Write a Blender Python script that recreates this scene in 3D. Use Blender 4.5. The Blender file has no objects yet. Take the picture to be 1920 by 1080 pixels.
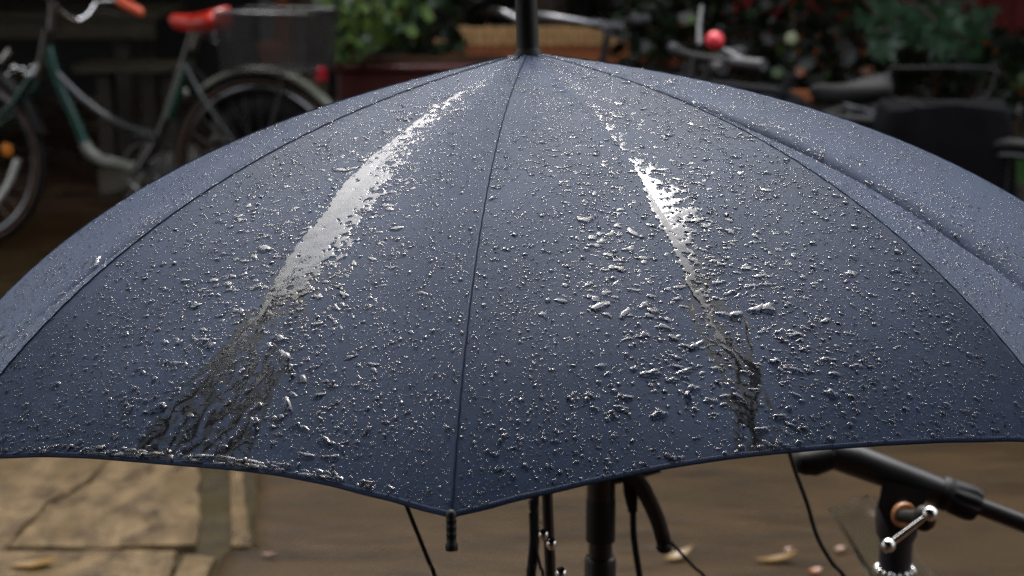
import bpy, math, random
import numpy as np
from mathutils import Vector, Matrix

random.seed(7)
rng = np.random.default_rng(11)
scene = bpy.context.scene
COL = scene.collection
R = math.radians

# ------------------------------------------------------------------ camera
FPX = 3400.0                      # focal length in pixels of the 1920-wide photograph
PITCH = R(-12.5)
CAM = np.array([0.0, 0.0, 1.32])
cam_data = bpy.data.cameras.new('camera')
cam_data.sensor_width = 36.0
cam_data.lens = FPX / 1920 * 36.0
cam_data.clip_start = 0.05
cam_data.clip_end = 500
cam_data.dof.use_dof = True
cam_data.dof.focus_distance = 1.20
cam_data.dof.aperture_fstop = 9.5
cam = bpy.data.objects.new('camera', cam_data)
COL.objects.link(cam)
cam.location = CAM
cam.rotation_euler = (math.pi / 2 + PITCH, 0, 0)
scene.camera = cam

# ------------------------------------------------------------------ sky and sun
SUN_EL, SUN_AZ = R(54), R(-4)
world = bpy.data.worlds.new('World')
scene.world = world
world.use_nodes = True
wn = world.node_tree
wn.nodes.clear()
sky = wn.nodes.new('ShaderNodeTexSky')
sky.sky_type = 'NISHITA'
sky.sun_disc = False
sky.sun_elevation = SUN_EL
sky.sun_rotation = SUN_AZ
sky.dust_density = 6.0
sky.air_density = 1.5
hs = wn.nodes.new('ShaderNodeHueSaturation')
hs.inputs['Saturation'].default_value = 0.4
bg = wn.nodes.new('ShaderNodeBackground')
bg.inputs['Strength'].default_value = 0.15
wo = wn.nodes.new('ShaderNodeOutputWorld')
# thin even cloud: the clear sky's strong glow round the sun is spread out
gm = wn.nodes.new('ShaderNodeGamma')
gm.inputs['Gamma'].default_value = 0.62
wn.links.new(sky.outputs[0], gm.inputs['Color'])
wn.links.new(gm.outputs[0], hs.inputs['Color'])
# overcast sky: the cloud is brighter overhead than near the horizon
wtc = wn.nodes.new('ShaderNodeTexCoord')
wsep = wn.nodes.new('ShaderNodeSeparateXYZ')
wmr = wn.nodes.new('ShaderNodeMapRange')
wmr.inputs['From Min'].default_value = 0.0
wmr.inputs['From Max'].default_value = 1.0
wmr.inputs['To Min'].default_value = 0.75
wmr.inputs['To Max'].default_value = 2.7
wmul = wn.nodes.new('ShaderNodeVectorMath'); wmul.operation = 'SCALE'
wn.links.new(wtc.outputs['Generated'], wsep.inputs[0])
wn.links.new(wsep.outputs['Z'], wmr.inputs[0])
wn.links.new(hs.outputs[0], wmul.inputs[0])
wn.links.new(wmr.outputs[0], wmul.inputs['Scale'])
wn.links.new(wmul.outputs[0], bg.inputs['Color'])
wn.links.new(bg.outputs[0], wo.inputs['Surface'])
sun_d = bpy.data.lights.new('sun', 'SUN')
sun_d.energy = 0.5
sun_d.angle = R(20)
sun_d.color = (1.0, 0.985, 0.96)
sun = bpy.data.objects.new('sun', sun_d)
COL.objects.link(sun)
sun.rotation_euler = (math.pi / 2 - SUN_EL, 0, -SUN_AZ + math.pi)
sun.location = (0, 0, 12)

vs = scene.view_settings
vs.view_transform = 'Standard'
vs.look = 'None'
vs.exposure = 1.95
vs.gamma = 1.0
vs.use_curve_mapping = False
cy = scene.cycles
cy.max_bounces = 8
cy.transmission_bounces = 6
cy.glossy_bounces = 4
cy.diffuse_bounces = 3
cy.transparent_max_bounces = 12
cy.use_denoising = True
cy.denoising_prefilter = 'NONE'
cy.sample_clamp_indirect = 8.0

# ------------------------------------------------------------------ view maths (turns a spot seen in the photograph into a place)
def rot_rows(yaw, pitch, roll):
    cyw, syw = np.cos(yaw), np.sin(yaw)
    cp, sp = np.cos(pitch), np.sin(pitch)
    f = np.array([syw * cp, cyw * cp, sp])
    r = np.array([cyw, -syw, 0])
    u = np.cross(r, f)
    c, s = np.cos(roll), np.sin(roll)
    return np.array([c * r + s * u, -s * r + c * u, f])
RW = rot_rows(0, PITCH, 0)

def at(px, py, depth):
    """world point seen at that spot, at that forward distance"""
    q = np.array([(px - 960) / FPX * depth, (540 - py) / FPX * depth, depth])
    return Vector(CAM + RW.T @ q)

def at_y(px, py, y):
    """world point seen at that spot, on the vertical plane at world y"""
    d = RW.T @ np.array([(px - 960) / FPX, (540 - py) / FPX, 1.0])
    return Vector(CAM + d * (y / d[1]))

def on_ground(px, py, z=0.0):
    d = RW.T @ np.array([(px - 960) / FPX, (540 - py) / FPX, 1.0])
    return Vector(CAM + d * ((z - CAM[2]) / d[2]))

# ------------------------------------------------------------------ object helpers
def props(o, label=None, cat=None, group=None, kind=None):
    if label: o['label'] = label
    if cat: o['category'] = cat
    if group: o['group'] = group
    if kind: o['kind'] = kind
    return o

def empty(name, loc=(0, 0, 0), rotz=0.0, label=None, cat=None, group=None, kind=None, parent=None):
    o = bpy.data.objects.new(name, None)
    COL.objects.link(o)
    o.location = loc
    o.rotation_euler = (0, 0, rotz)
    o.empty_display_size = 0.1
    if parent: o.parent = parent
    return props(o, label, cat, group, kind)

class MB:
    """collects vertices and faces of one mesh"""
    def __init__(self):
        self.v, self.f = [], []
    def add(self, vs_, fs_):
        b = len(self.v)
        self.v += [tuple(map(float, p)) for p in vs_]
        self.f += [tuple(i + b for i in f) for f in fs_]
        return self
    def tube(self, pts, rad, seg=8, caps=True, flat=1.0):
        pts = [Vector(p) for p in pts]
        n = len(pts)
        rads = rad if isinstance(rad, (list, tuple)) else [rad] * n
        tan = []
        for i in range(n):
            a, b = pts[max(i - 1, 0)], pts[min(i + 1, n - 1)]
            t = (b - a)
            tan.append(t.normalized() if t.length > 1e-9 else Vector((0, 0, 1)))
        ref = Vector((0, 0, 1)) if abs(tan[0].z) < 0.9 else Vector((1, 0, 0))
        nx = tan[0].cross(ref).normalized()
        vs_, fs_ = [], []
        for i in range(n):
            nx = (nx - tan[i] * nx.dot(tan[i])).normalized()
            ny = tan[i].cross(nx)
            for k in range(seg):
                a = 2 * math.pi * k / seg
                vs_.append(pts[i] + nx * math.cos(a) * rads[i] + ny * math.sin(a) * rads[i] * flat)
        for i in range(n - 1):
            for k in range(seg):
                k2 = (k + 1) % seg
                fs_.append((i * seg + k, i * seg + k2, (i + 1) * seg + k2, (i + 1) * seg + k))
        if caps:
            fs_.append(tuple(range(seg - 1, -1, -1)))
            fs_.append(tuple((n - 1) * seg + k for k in range(seg)))
        return self.add(vs_, fs_)
    def box(self, lo, hi, bev=0.0, M=None):
        x0, y0, z0 = lo; x1, y1, z1 = hi
        if bev <= 0:
            vs_ = [(x0,y0,z0),(x1,y0,z0),(x1,y1,z0),(x0,y1,z0),(x0,y0,z1),(x1,y0,z1),(x1,y1,z1),(x0,y1,z1)]
            fs_ = [(3,2,1,0),(4,5,6,7),(0,1,5,4),(1,2,6,5),(2,3,7,6),(3,0,4,7)]
        else:
            b = bev
            vs_ = []
            for (z, o) in ((z0, b), (z0 + b, 0), (z1 - b, 0), (z1, b)):
                x0o, x1o, y0o, y1o = x0 + o, x1 - o, y0 + o, y1 - o
                c = b
                vs_ += [(x0o + c, y0o, z), (x1o - c, y0o, z), (x1o, y0o + c, z), (x1o, y1o - c, z),
                        (x1o - c, y1o, z), (x0o + c, y1o, z), (x0o, y1o - c, z), (x0o, y0o + c, z)]
            fs_ = [tuple(range(7, -1, -1)), tuple(24 + i for i in range(8))]
            for r_ in range(3):
                for k in range(8):
                    k2 = (k + 1) % 8
                    fs_.append((r_ * 8 + k, r_ * 8 + k2, r_ * 8 + 8 + k2, r_ * 8 + 8 + k))
        if M is not None:
            vs_ = [M @ Vector(p) for p in vs_]
        return self.add(vs_, fs_)
    def ball(self, c, r, seg=12, ring=8, sc=(1, 1, 1), M=None):
        vs_, fs_ = [], []
        for i in range(ring + 1):
            th = math.pi * i / ring
            for k in range(seg):
                a = 2 * math.pi * k / seg
                p = Vector((math.sin(th) * math.cos(a) * r * sc[0], math.sin(th) * math.sin(a) * r * sc[1], math.cos(th) * r * sc[2]))
                if M is not None: p = M @ p
                vs_.append(p + Vector(c))
        for i in range(ring):
            for k in range(seg):
                k2 = (k + 1) % seg
                fs_.append((i * seg + k, (i + 1) * seg + k, (i + 1) * seg + k2, i * seg + k2))
        return self.add(vs_, fs_)
    def lathe(self, prof, seg=20, M=None, caps=True):
        """prof: (radius, z) pairs"""
        vs_, fs_ = [], []
        for (r_, z) in prof:
            for k in range(seg):
                a = 2 * math.pi * k / seg
                p = Vector((r_ * math.cos(a), r_ * math.sin(a), z))
                vs_.append(M @ p if M is not None else p)
        n = len(prof)
        for i in range(n - 1):
            for k in range(seg):
                k2 = (k + 1) % seg
                fs_.append((i * seg + k, i * seg + k2, (i + 1) * seg + k2, (i + 1) * seg + k))
        if caps:
            fs_.append(tuple(range(seg - 1, -1, -1)))
            fs_.append(tuple((n - 1) * seg + k for k in range(seg)))
        return self.add(vs_, fs_)
    def torus(self, c, R_, r_, seg=48, sub=8, M=None, a0=0.0, a1=2 * math.pi, flat=1.0):
        full = abs(a1 - a0 - 2 * math.pi) < 1e-6
        n = seg if full else seg + 1
        vs_, fs_ = [], []
        for i in range(n):
            a = a0 + (a1 - a0) * i / seg
            for k in range(sub):
                b = 2 * math.pi * k / sub
                rr = R_ + r_ * math.cos(b)
                p = Vector((rr * math.cos(a), r_ * math.sin(b) * flat, rr * math.sin(a)))
                if M is not None: p = M @ p
                vs_.append(p + Vector(c))
        for i in range(seg):
            i2 = (i + 1) % n
            for k in range(sub):
                k2 = (k + 1) % sub
                fs_.append((i * sub + k, i2 * sub + k, i2 * sub + k2, i * sub + k2))
        return self.add(vs_, fs_)
    def build(self, name, mat, parent=None, smooth=True, **kw):
        me = bpy.data.meshes.new(name)
        me.from_pydata(self.v, [], self.f)
        if smooth:
            me.polygons.foreach_set('use_smooth', [True] * len(me.polygons))
            try:
                me.set_sharp_from_angle(angle=R(40))
            except Exception:
                pass
        me.materials.append(mat)
        me.update()
        o = bpy.data.objects.new(name, me)
        COL.objects.link(o)
        if parent: o.parent = parent
        return props(o, **kw)

def np_mesh(name, V, F, mat, smooth=True):
    """fast mesh from arrays; F is (n,3) or (n,4)"""
    me = bpy.data.meshes.new(name)
    V = np.asarray(V, np.float32); F = np.asarray(F, np.int32)
    n, m = F.shape
    me.vertices.add(len(V)); me.vertices.foreach_set('co', V.ravel())
    me.loops.add(n * m); me.loops.foreach_set('vertex_index', F.ravel())
    me.polygons.add(n); me.polygons.foreach_set('loop_start', np.arange(0, n * m, m, dtype=np.int32))
    me.polygons.foreach_set('use_smooth', np.full(n, smooth))
    me.materials.append(mat)
    me.update(calc_edges=True)
    me.validate()
    return me

def link(name, me, parent=None, loc=None, **kw):
    o = bpy.data.objects.new(name, me)
    COL.objects.link(o)
    if parent: o.parent = parent
    if loc is not None: o.location = loc
    return props(o, **kw)

def curve_pts(pts, n=8):
    """Catmull-Rom through the points"""
    P = [Vector(p) for p in pts]
    P = [P[0] * 2 - P[1]] + P + [P[-1] * 2 - P[-2]]
    out = []
    for i in range(1, len(P) - 2):
        for k in range(n):
            t = k / n
            a, b, c, d = P[i - 1], P[i], P[i + 1], P[i + 2]
            out.append(0.5 * ((2 * b) + (c - a) * t + (2 * a - 5 * b + 4 * c - d) * t * t + (3 * b - a - 3 * c + d) * t ** 3))
    out.append(P[-2])
    return out

# ------------------------------------------------------------------ materials
def mat(name, col=(0.5, 0.5, 0.5), rough=0.5, metal=0.0, spec=0.5, coat=0.0, var=0.0, vscale=20.0, col2=None,
        bump=0.0, bscale=60.0, rvar=0.0, trans=0.0, ior=1.5, sheen=0.0, detail=6.0, stretch=None, subs=0.0):
    m = bpy.data.materials.new(name)
    m.use_nodes = True
    nt = m.node_tree
    b = nt.nodes['Principled BSDF']
    b.inputs['Base Color'].default_value = (*col, 1)
    b.inputs['Roughness'].default_value = rough
    b.inputs['Metallic'].default_value = metal
    b.inputs['IOR'].default_value = ior
    b.inputs['Specular IOR Level'].default_value = spec
    b.inputs['Coat Weight'].default_value = coat
    b.inputs['Coat Roughness'].default_value = 0.08
    b.inputs['Transmission Weight'].default_value = trans
    b.inputs['Sheen Weight'].default_value = sheen
    tc = nt.nodes.new('ShaderNodeTexCoord')
    src = tc.outputs['Object']
    if stretch:
        mp = nt.nodes.new('ShaderNodeMapping')
        mp.inputs['Scale'].default_value = stretch
        nt.links.new(src, mp.inputs['Vector'])
        src = mp.outputs[0]
    if var > 0 or col2:
        nz = nt.nodes.new('ShaderNodeTexNoise')
        nz.inputs['Scale'].default_value = vscale
        nz.inputs['Detail'].default_value = detail
        nt.links.new(src, nz.inputs['Vector'])
        rp = nt.nodes.new('ShaderNodeValToRGB')
        c2 = col2 if col2 else tuple(c * (1 - var) for c in col)
        c1 = col if col2 else tuple(min(1, c * (1 + var)) for c in col)
        rp.color_ramp.elements[0].position = 0.36
        rp.color_ramp.elements[1].position = 0.64
        rp.color_ramp.elements[0].color = (*c2, 1)
        rp.color_ramp.elements[1].color = (*c1, 1)
        nt.links.new(nz.outputs[0], rp.inputs[0])
        nt.links.new(rp.outputs[0], b.inputs['Base Color'])
        if rvar > 0:
            mr = nt.nodes.new('ShaderNodeMapRange')
            mr.inputs['From Min'].default_value = 0.35
            mr.inputs['From Max'].default_value = 0.65
            mr.inputs['To Min'].default_value = max(0.03, rough - rvar)
            mr.inputs['To Max'].default_value = min(1, rough + rvar)
            nt.links.new(nz.outputs[0], mr.inputs[0])
            nt.links.new(mr.outputs[0], b.inputs['Roughness'])
    if bump > 0:
        n2 = nt.nodes.new('ShaderNodeTexNoise')
        n2.inputs['Scale'].default_value = bscale
        n2.inputs['Detail'].default_value = 8
        nt.links.new(src, n2.inputs['Vector'])
        bp = nt.nodes.new('ShaderNodeBump')
        bp.inputs['Strength'].default_value = bump
        bp.inputs['Distance'].default_value = 0.01
        nt.links.new(n2.outputs[0], bp.inputs['Height'])
        nt.links.new(bp.outputs[0], b.inputs['Normal'])
    return m

M = {}
M['fabric'] = mat('umbrella_fabric', (0.0100, 0.0225, 0.058), rough=0.65, spec=0.12, sheen=0.10, var=0.10, vscale=9, bump=0.12, bscale=900)
def add_soak(m):
    """cloth that has soaked through is darker and shinier"""
    nt = m.node_tree; b = nt.nodes['Principled BSDF']
    at_ = nt.nodes.new('ShaderNodeAttribute'); at_.attribute_name = 'soak'
    src = b.inputs['Base Color'].links[0].from_socket
    mx = nt.nodes.new('ShaderNodeMix'); mx.data_type = 'RGBA'
    nt.links.new(at_.outputs['Fac'], mx.inputs['Factor'])
    nt.links.new(src, mx.inputs['A']); mx.inputs['B'].default_value = (.004, .005, .009, 1)
    nt.links.new(mx.outputs['Result'], b.inputs['Base Color'])
    mr = nt.nodes.new('ShaderNodeMapRange'); mr.inputs['To Min'].default_value = .6; mr.inputs['To Max'].default_value = .45
    nt.links.new(at_.outputs['Fac'], mr.inputs[0]); nt.links.new(mr.outputs[0], b.inputs['Roughness'])
M['fabric'].node_tree.nodes['Principled BSDF'].inputs['Sheen Tint'].default_value = (.75, .86, 1, 1)
add_soak(M['fabric'])
M['fabric_dark'] = mat('umbrella_thread', (0.008, 0.014, 0.034), rough=0.9, spec=0.05)
M['black_plastic'] = mat('black_plastic', (0.009, 0.008, 0.008), rough=0.55, spec=0.3, var=0.2, vscale=40)
M['steel'] = mat('grey_steel', (0.35, 0.35, 0.36), rough=0.25, metal=1.0, var=0.15, vscale=30)
M['black_metal'] = mat('black_painted_metal', (0.014, 0.012, 0.012), rough=0.38, var=0.3, vscale=25)
M['navy_metal'] = mat('navy_painted_metal', (0.012, 0.020, 0.040), rough=0.3, var=0.2, vscale=30)
M['spoke'] = mat('dull_spoke_steel', (0.12, 0.12, 0.12), rough=0.4, metal=1.0)
M['chrome'] = mat('chrome', (0.75, 0.74, 0.72), rough=0.12, metal=1.0, var=0.08, vscale=50)
M['dull_chrome'] = mat('dull_chrome', (0.22, 0.22, 0.23), rough=0.28, metal=1.0, var=0.2, vscale=60)
M['rubber'] = mat('black_rubber', (0.010, 0.009, 0.009), rough=0.6, spec=0.25, var=0.2, vscale=50)
M['tan_rubber'] = mat('worn_brown_tyre_wall', (0.10, 0.050, 0.03), rough=0.6, var=0.3, vscale=20)
M['teal'] = mat('teal_green_paint', (0.004, 0.040, 0.029), rough=0.25, coat=0.5, var=0.25, vscale=12)
M['cream'] = mat('cream_paint', (0.15, 0.15, 0.12), rough=0.3, coat=0.3, var=0.2, vscale=14)
M['black_paint'] = mat('black_gloss_paint', (0.010, 0.010, 0.011), rough=0.3, coat=0.6, var=0.2, vscale=14)
M['brown_rubber'] = mat('brown_black_rubber', (0.030, 0.017, 0.012), rough=0.6, spec=0.25)
M['matte_frame'] = mat('dull_black_frame_paint', (0.010, 0.010, 0.011), rough=0.65, spec=0.2, var=0.3, vscale=14)
M['red_saddle'] = mat('wet_red_vinyl', (0.55, 0.030, 0.018), rough=0.28, coat=0.5, var=0.12, vscale=12)
M['orange_grip'] = mat('orange_red_rubber', (0.75, 0.12, 0.05), rough=0.45, var=0.1, vscale=30)
M['orange'] = mat('orange_plastic', (0.85, 0.26, 0.02), rough=0.25, var=0.15, vscale=50)
M['red_plastic'] = mat('red_plastic', (0.28, 0.012, 0.02), rough=0.3, coat=0.4, var=0.1, vscale=40)
M['ball_red'] = mat('red_horn_rubber', (0.62, 0.03, 0.045), rough=0.3, coat=0.3, var=0.1, vscale=30)
M['white_plastic'] = mat('white_plastic', (0.75, 0.73, 0.68), rough=0.3, var=0.1, vscale=30)
M['grey_rubber'] = mat('grey_rubber', (0.035, 0.035, 0.04), rough=0.45, var=0.15, vscale=30)
M['brown_disc'] = mat('orange_brown_plastic', (0.46, 0.20, 0.08), rough=0.45, var=0.15, vscale=60)

def water_material():
    m = bpy.data.materials.new('rain_water')
    m.use_nodes = True
    b = m.node_tree.nodes['Principled BSDF']
    b.inputs['Base Color'].default_value = (1, 1, 1, 1)
    b.inputs['Roughness'].default_value = 0.0
    b.inputs['IOR'].default_value = 1.333
    b.inputs['Transmission Weight'].default_value = 1.0
    return m
M['water'] = water_material()

def film_material():
    """water sheet with faint ripples"""
    m = water_material()
    m.name = 'rain_water_film'
    nt = m.node_tree
    b = nt.nodes['Principled BSDF']
    b.inputs['Roughness'].default_value = 0.02
    tc = nt.nodes.new('ShaderNodeTexCoord')
    n = nt.nodes.new('ShaderNodeTexNoise')
    n.inputs['Scale'].default_value = 180
    n.inputs['Detail'].default_value = 4
    bp = nt.nodes.new('ShaderNodeBump')
    bp.inputs['Strength'].default_value = 0.10
    bp.inputs['Distance'].default_value = 0.001
    nt.links.new(tc.outputs['Object'], n.inputs['Vector'])
    nt.links.new(n.outputs[0], bp.inputs['Height'])
    nt.links.new(bp.outputs[0], b.inputs['Normal'])
    return m
M['film'] = film_material()

def plastic_sheet_material():
    m = bpy.data.materials.new('clear_wet_plastic')
    m.use_nodes = True
    nt = m.node_tree
    b = nt.nodes['Principled BSDF']
    b.inputs['Base Color'].default_value = (0.9, 0.95, 0.95, 1)
    b.inputs['Roughness'].default_value = 0.12
    b.inputs['Transmission Weight'].default_value = 1.0
    b.inputs['IOR'].default_value = 1.12
    return m
M['sheet'] = plastic_sheet_material()

def ground_material(name, c1, c2, c3, scale, rough, bump, wet=0.35, bands=None):
    """three-tone noise, patchy wetness and fine relief"""
    m = bpy.data.materials.new(name)
    m.use_nodes = True
    nt = m.node_tree
    b = nt.nodes['Principled BSDF']
    tc = nt.nodes.new('ShaderNodeTexCoord')
    mp = nt.nodes.new('ShaderNodeMapping')
    if bands: mp.inputs['Scale'].default_value = bands
    nt.links.new(tc.outputs['Object'], mp.inputs['Vector'])
    n1 = nt.nodes.new('ShaderNodeTexNoise'); n1.inputs['Scale'].default_value = scale; n1.inputs['Detail'].default_value = 9; n1.inputs['Roughness'].default_value = 0.65
    n2 = nt.nodes.new('ShaderNodeTexNoise'); n2.inputs['Scale'].default_value = scale * 0.3; n2.inputs['Detail'].default_value = 4
    n3 = nt.nodes.new('ShaderNodeTexNoise'); n3.inputs['Scale'].default_value = scale * 9; n3.inputs['Detail'].default_value = 6
    for n in (n1, n2, n3): nt.links.new(mp.outputs[0], n.inputs['Vector'])
    r1 = nt.nodes.new('ShaderNodeValToRGB')
    e = r1.color_ramp.elements
    e[0].position = 0.36; e[0].color = (*c2, 1)
    e[1].position = 0.62; e[1].color = (*c1, 1)
    nt.links.new(n1.outputs[0], r1.inputs[0])
    mx = nt.nodes.new('ShaderNodeMix'); mx.data_type = 'RGBA'
    mr = nt.nodes.new('ShaderNodeMapRange'); mr.inputs['From Min'].default_value = 0.5; mr.inputs['From Max'].default_value = 0.68
    nt.links.new(n2.outputs[0], mr.inputs[0])
    nt.links.new(mr.outputs[0], mx.inputs['Factor'])
    nt.links.new(r1.outputs[0], mx.inputs['A'])
    mx.inputs['B'].default_value = (*c3, 1)
    nt.links.new(mx.outputs['Result'], b.inputs['Base Color'])
    rr = nt.nodes.new('ShaderNodeMapRange'); rr.inputs['From Min'].default_value = 0.4; rr.inputs['From Max'].default_value = 0.62
    rr.inputs['To Min'].default_value = wet; rr.inputs['To Max'].default_value = rough
    nt.links.new(n2.outputs[0], rr.inputs[0])
    nt.links.new(rr.outputs[0], b.inputs['Roughness'])
    ad = nt.nodes.new('ShaderNodeMath'); ad.operation = 'MULTIPLY_ADD'; ad.inputs[1].default_value = 0.25
    nt.links.new(n3.outputs[0], ad.inputs[0]); nt.links.new(n1.outputs[0], ad.inputs[2])
    bp = nt.nodes.new('ShaderNodeBump'); bp.inputs['Strength'].default_value = bump; bp.inputs['Distance'].default_value = 0.012
    nt.links.new(ad.outputs[0], bp.inputs['Height'])
    nt.links.new(bp.outputs[0], b.inputs['Normal'])
    b.inputs['Specular IOR Level'].default_value = 0.07
    return m

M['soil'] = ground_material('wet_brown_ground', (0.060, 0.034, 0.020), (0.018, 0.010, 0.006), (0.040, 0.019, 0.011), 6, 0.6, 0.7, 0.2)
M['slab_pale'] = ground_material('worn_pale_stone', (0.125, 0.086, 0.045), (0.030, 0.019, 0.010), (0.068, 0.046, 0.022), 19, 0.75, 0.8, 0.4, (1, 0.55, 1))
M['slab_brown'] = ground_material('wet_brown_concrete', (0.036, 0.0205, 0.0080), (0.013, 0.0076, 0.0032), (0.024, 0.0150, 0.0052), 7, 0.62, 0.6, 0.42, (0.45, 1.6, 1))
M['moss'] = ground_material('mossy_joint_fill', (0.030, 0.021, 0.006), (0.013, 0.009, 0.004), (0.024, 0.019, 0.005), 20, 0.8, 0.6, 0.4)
M['wood_dark'] = mat('dark_wet_wood', (0.030, 0.021, 0.012), rough=0.55, col2=(0.012, 0.009, 0.006), vscale=14, stretch=(1, 8, 8), bump=0.3)
M['wood_olive'] = mat('olive_wet_wood', (0.048, 0.038, 0.018), rough=0.5, col2=(0.02, 0.016, 0.008), vscale=14, stretch=(1, 8, 8), bump=0.3)
M['wood_tan'] = mat('pale_tan_wood', (0.72, 0.46, 0.20), rough=0.5, col2=(0.48, 0.28, 0.12), vscale=16, stretch=(4, 4, 1), bump=0.2)
M['wood_orange'] = mat('orange_brown_wood', (0.27, 0.080, 0.025), rough=0.5, col2=(0.26, 0.075, 0.025), vscale=16, bump=0.2)
M['terracotta'] = mat('dark_red_glazed_clay', (0.085, 0.020, 0.018), rough=0.35, var=0.25, vscale=10)
M['wall_dark'] = mat('dark_wall', (0.012, 0.010, 0.009), rough=0.9, var=0.4, vscale=3, bump=0.3, bscale=20)
M['wall_grey'] = mat('grey_wall_post', (0.12, 0.12, 0.11), rough=0.7, var=0.2, vscale=8)
M['red_board'] = mat('dark_red_paint', (0.24, 0.014, 0.014), rough=0.4, var=0.3, vscale=6, coat=0.2)
M['bark'] = mat('wet_bark', (0.045, 0.026, 0.018), rough=0.7, var=0.4, vscale=20, bump=0.7, bscale=30)
M['glass_dark'] = mat('dark_window_glass', (0.02, 0.022, 0.025), rough=0.05)
M['bag'] = mat('black_wet_bag', (0.006, 0.006, 0.007), rough=1.0, spec=0.05, var=0.2, vscale=15, bump=0.3, bscale=14)

def leaf_mat(name, c1, c2, rough=0.4):
    m = mat(name, c1, rough=rough, col2=c2, vscale=9, spec=0.5)
    nt = m.node_tree
    b = nt.nodes['Principled BSDF']
    tr = nt.nodes.new('ShaderNodeBsdfTranslucent')
    tr.inputs['Color'].default_value = (*[c * 1.2 for c in c1], 1)
    mxs = nt.nodes.new('ShaderNodeMixShader')
    mxs.inputs[0].default_value = 0.25
    out = nt.nodes['Material Output']
    nt.links.new(b.outputs[0], mxs.inputs[1]); nt.links.new(tr.outputs[0], mxs.inputs[2])
    nt.links.new(mxs.outputs[0], out.inputs['Surface'])
    return m
M['leaf_lime'] = leaf_mat('yellow_green_leaf', (0.16, 0.23, 0.035), (0.04, 0.08, 0.015))
M['leaf_green'] = leaf_mat('mid_green_leaf', (0.028, 0.060, 0.018), (0.012, 0.030, 0.009))
M['leaf_dark'] = leaf_mat('dark_green_leaf', (0.011, 0.020, 0.008), (0.005, 0.010, 0.004))
M['leaf_maple'] = leaf_mat('blue_green_maple_leaf', (0.045, 0.105, 0.050), (0.022, 0.055, 0.026))
M['leaf_orange'] = leaf_mat('orange_autumn_leaf', (0.30, 0.085, 0.02), (0.16, 0.045, 0.012))
M['leaf_yellow'] = leaf_mat('yellow_fallen_leaf', (0.24, 0.135, 0.022), (0.14, 0.075, 0.014))
M['leaf_pink'] = leaf_mat('pinkish_fallen_leaf', (0.26, 0.14, 0.10), (0.18, 0.09, 0.06))
M['grass'] = leaf_mat('short_grass', (0.06, 0.15, 0.03), (0.03, 0.085, 0.018))

# ------------------------------------------------------------------ ground
def sheet(name, x0, x1, y0, y1, nx, ny, z, m, amp=0.0, **kw):
    xs = np.linspace(x0, x1, nx + 1); ys = np.linspace(y0, y1, ny + 1)
    X, Y = np.meshgrid(xs, ys)
    Z = np.full_like(X, z)
    if amp: Z = Z + amp * (np.sin(X * 3.1 + np.sin(Y * 2.3)) * np.sin(Y * 2.7 + 1.3) * 0.5 + rng.normal(0, 0.25, X.shape))
    V = np.stack([X, Y, Z], -1).reshape(-1, 3)
    i = np.arange(ny)[:, None] * (nx + 1) + np.arange(nx)[None, :]
    F = np.stack([i, i + 1, i + nx + 2, i + nx + 1], -1).reshape(-1, 4)
    return link(name, np_mesh(name, V, F, m), **kw)

sheet('ground', -60, 60, -40, 80, 60, 60, -0.012, M['soil'], kind='structure')

pavement = empty('pavement', kind='structure')
def slab(poly, m, top=0.012, thick=0.05, rough_edge=0.010, res=0.035, amp=0.0035):
    """a stone slab with worn, uneven edges: outline ring, inner rings, lumpy top"""
    pts = []
    n = len(poly)
    for i in range(n):
        a, b = Vector(poly[i]), Vector(poly[(i + 1) % n])
        L = (b - a).length
        k = max(2, int(L / res))
        for j in range(k):
            pts.append(a.lerp(b, j / k))
    c = sum(pts, Vector((0, 0))) / len(pts)
    ph = [random.uniform(0, 6.28) for _ in range(4)]
    rim = []
    s = 0
    for i, p in enumerate(pts):
        d = (p - c).normalized()
        s += res
        w = rough_edge * (math.sin(s * 9 + ph[0]) * 0.5 + math.sin(s * 23 + ph[1]) * 0.35 + math.sin(s * 51 + ph[2]) * 0.3 + random.uniform(-0.3, 0.3))
        rim.append(p + d * w)
    V, F = [], []
    K = len(rim)
    levels = [(1.0, top - thick), (1.0, top - 0.008), (0.992, top)] + [(t, top) for t in (0.97, 0.9, 0.78, 0.6, 0.4, 0.2)]
    for (t, z) in levels:
        for p in rim:
            q = c + (p - c) * t
            zz = z + (amp * (math.sin(q.x * 17 + ph[3]) * math.sin(q.y * 13) + random.uniform(-0.4, 0.4)) if t < 0.995 else 0)
            V.append((q.x, q.y, zz))
    V.append((c.x, c.y, top))
    for l in range(len(levels) - 1):
        for k in range(K):
            k2 = (k + 1) % K
            F.append((l * K + k, l * K + k2, (l + 1) * K + k2, (l + 1) * K + k))
    b = (len(levels) - 1) * K
    for k in range(K):
        F.append((b + k, b + (k + 1) % K, len(V) - 1))
    mb = MB(); mb.v = V; mb.f = F
    o = mb.build('paving_slab', m, pavement)
    return o
g = lambda px, py: (lambda p: (p.x, p.y))(on_ground(px, py, 0.012))
JX = g(372, 950)[0]              # left edge of the mossy joint
JX2 = g(428, 950)[0]
yh = g(400, 1030)[1]
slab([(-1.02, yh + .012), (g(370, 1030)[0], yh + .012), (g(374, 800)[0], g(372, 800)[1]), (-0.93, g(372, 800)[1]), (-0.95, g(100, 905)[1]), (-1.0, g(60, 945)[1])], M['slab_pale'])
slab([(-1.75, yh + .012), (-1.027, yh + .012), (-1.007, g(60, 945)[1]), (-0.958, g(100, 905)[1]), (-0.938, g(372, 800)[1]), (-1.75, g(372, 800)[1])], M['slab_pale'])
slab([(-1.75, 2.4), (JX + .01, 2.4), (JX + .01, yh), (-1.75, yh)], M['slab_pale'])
slab([(-2.9, 2.4), (-1.77, 2.4), (-1.77, 4.7), (-2.9, 4.7)], M['slab_pale'])
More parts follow.
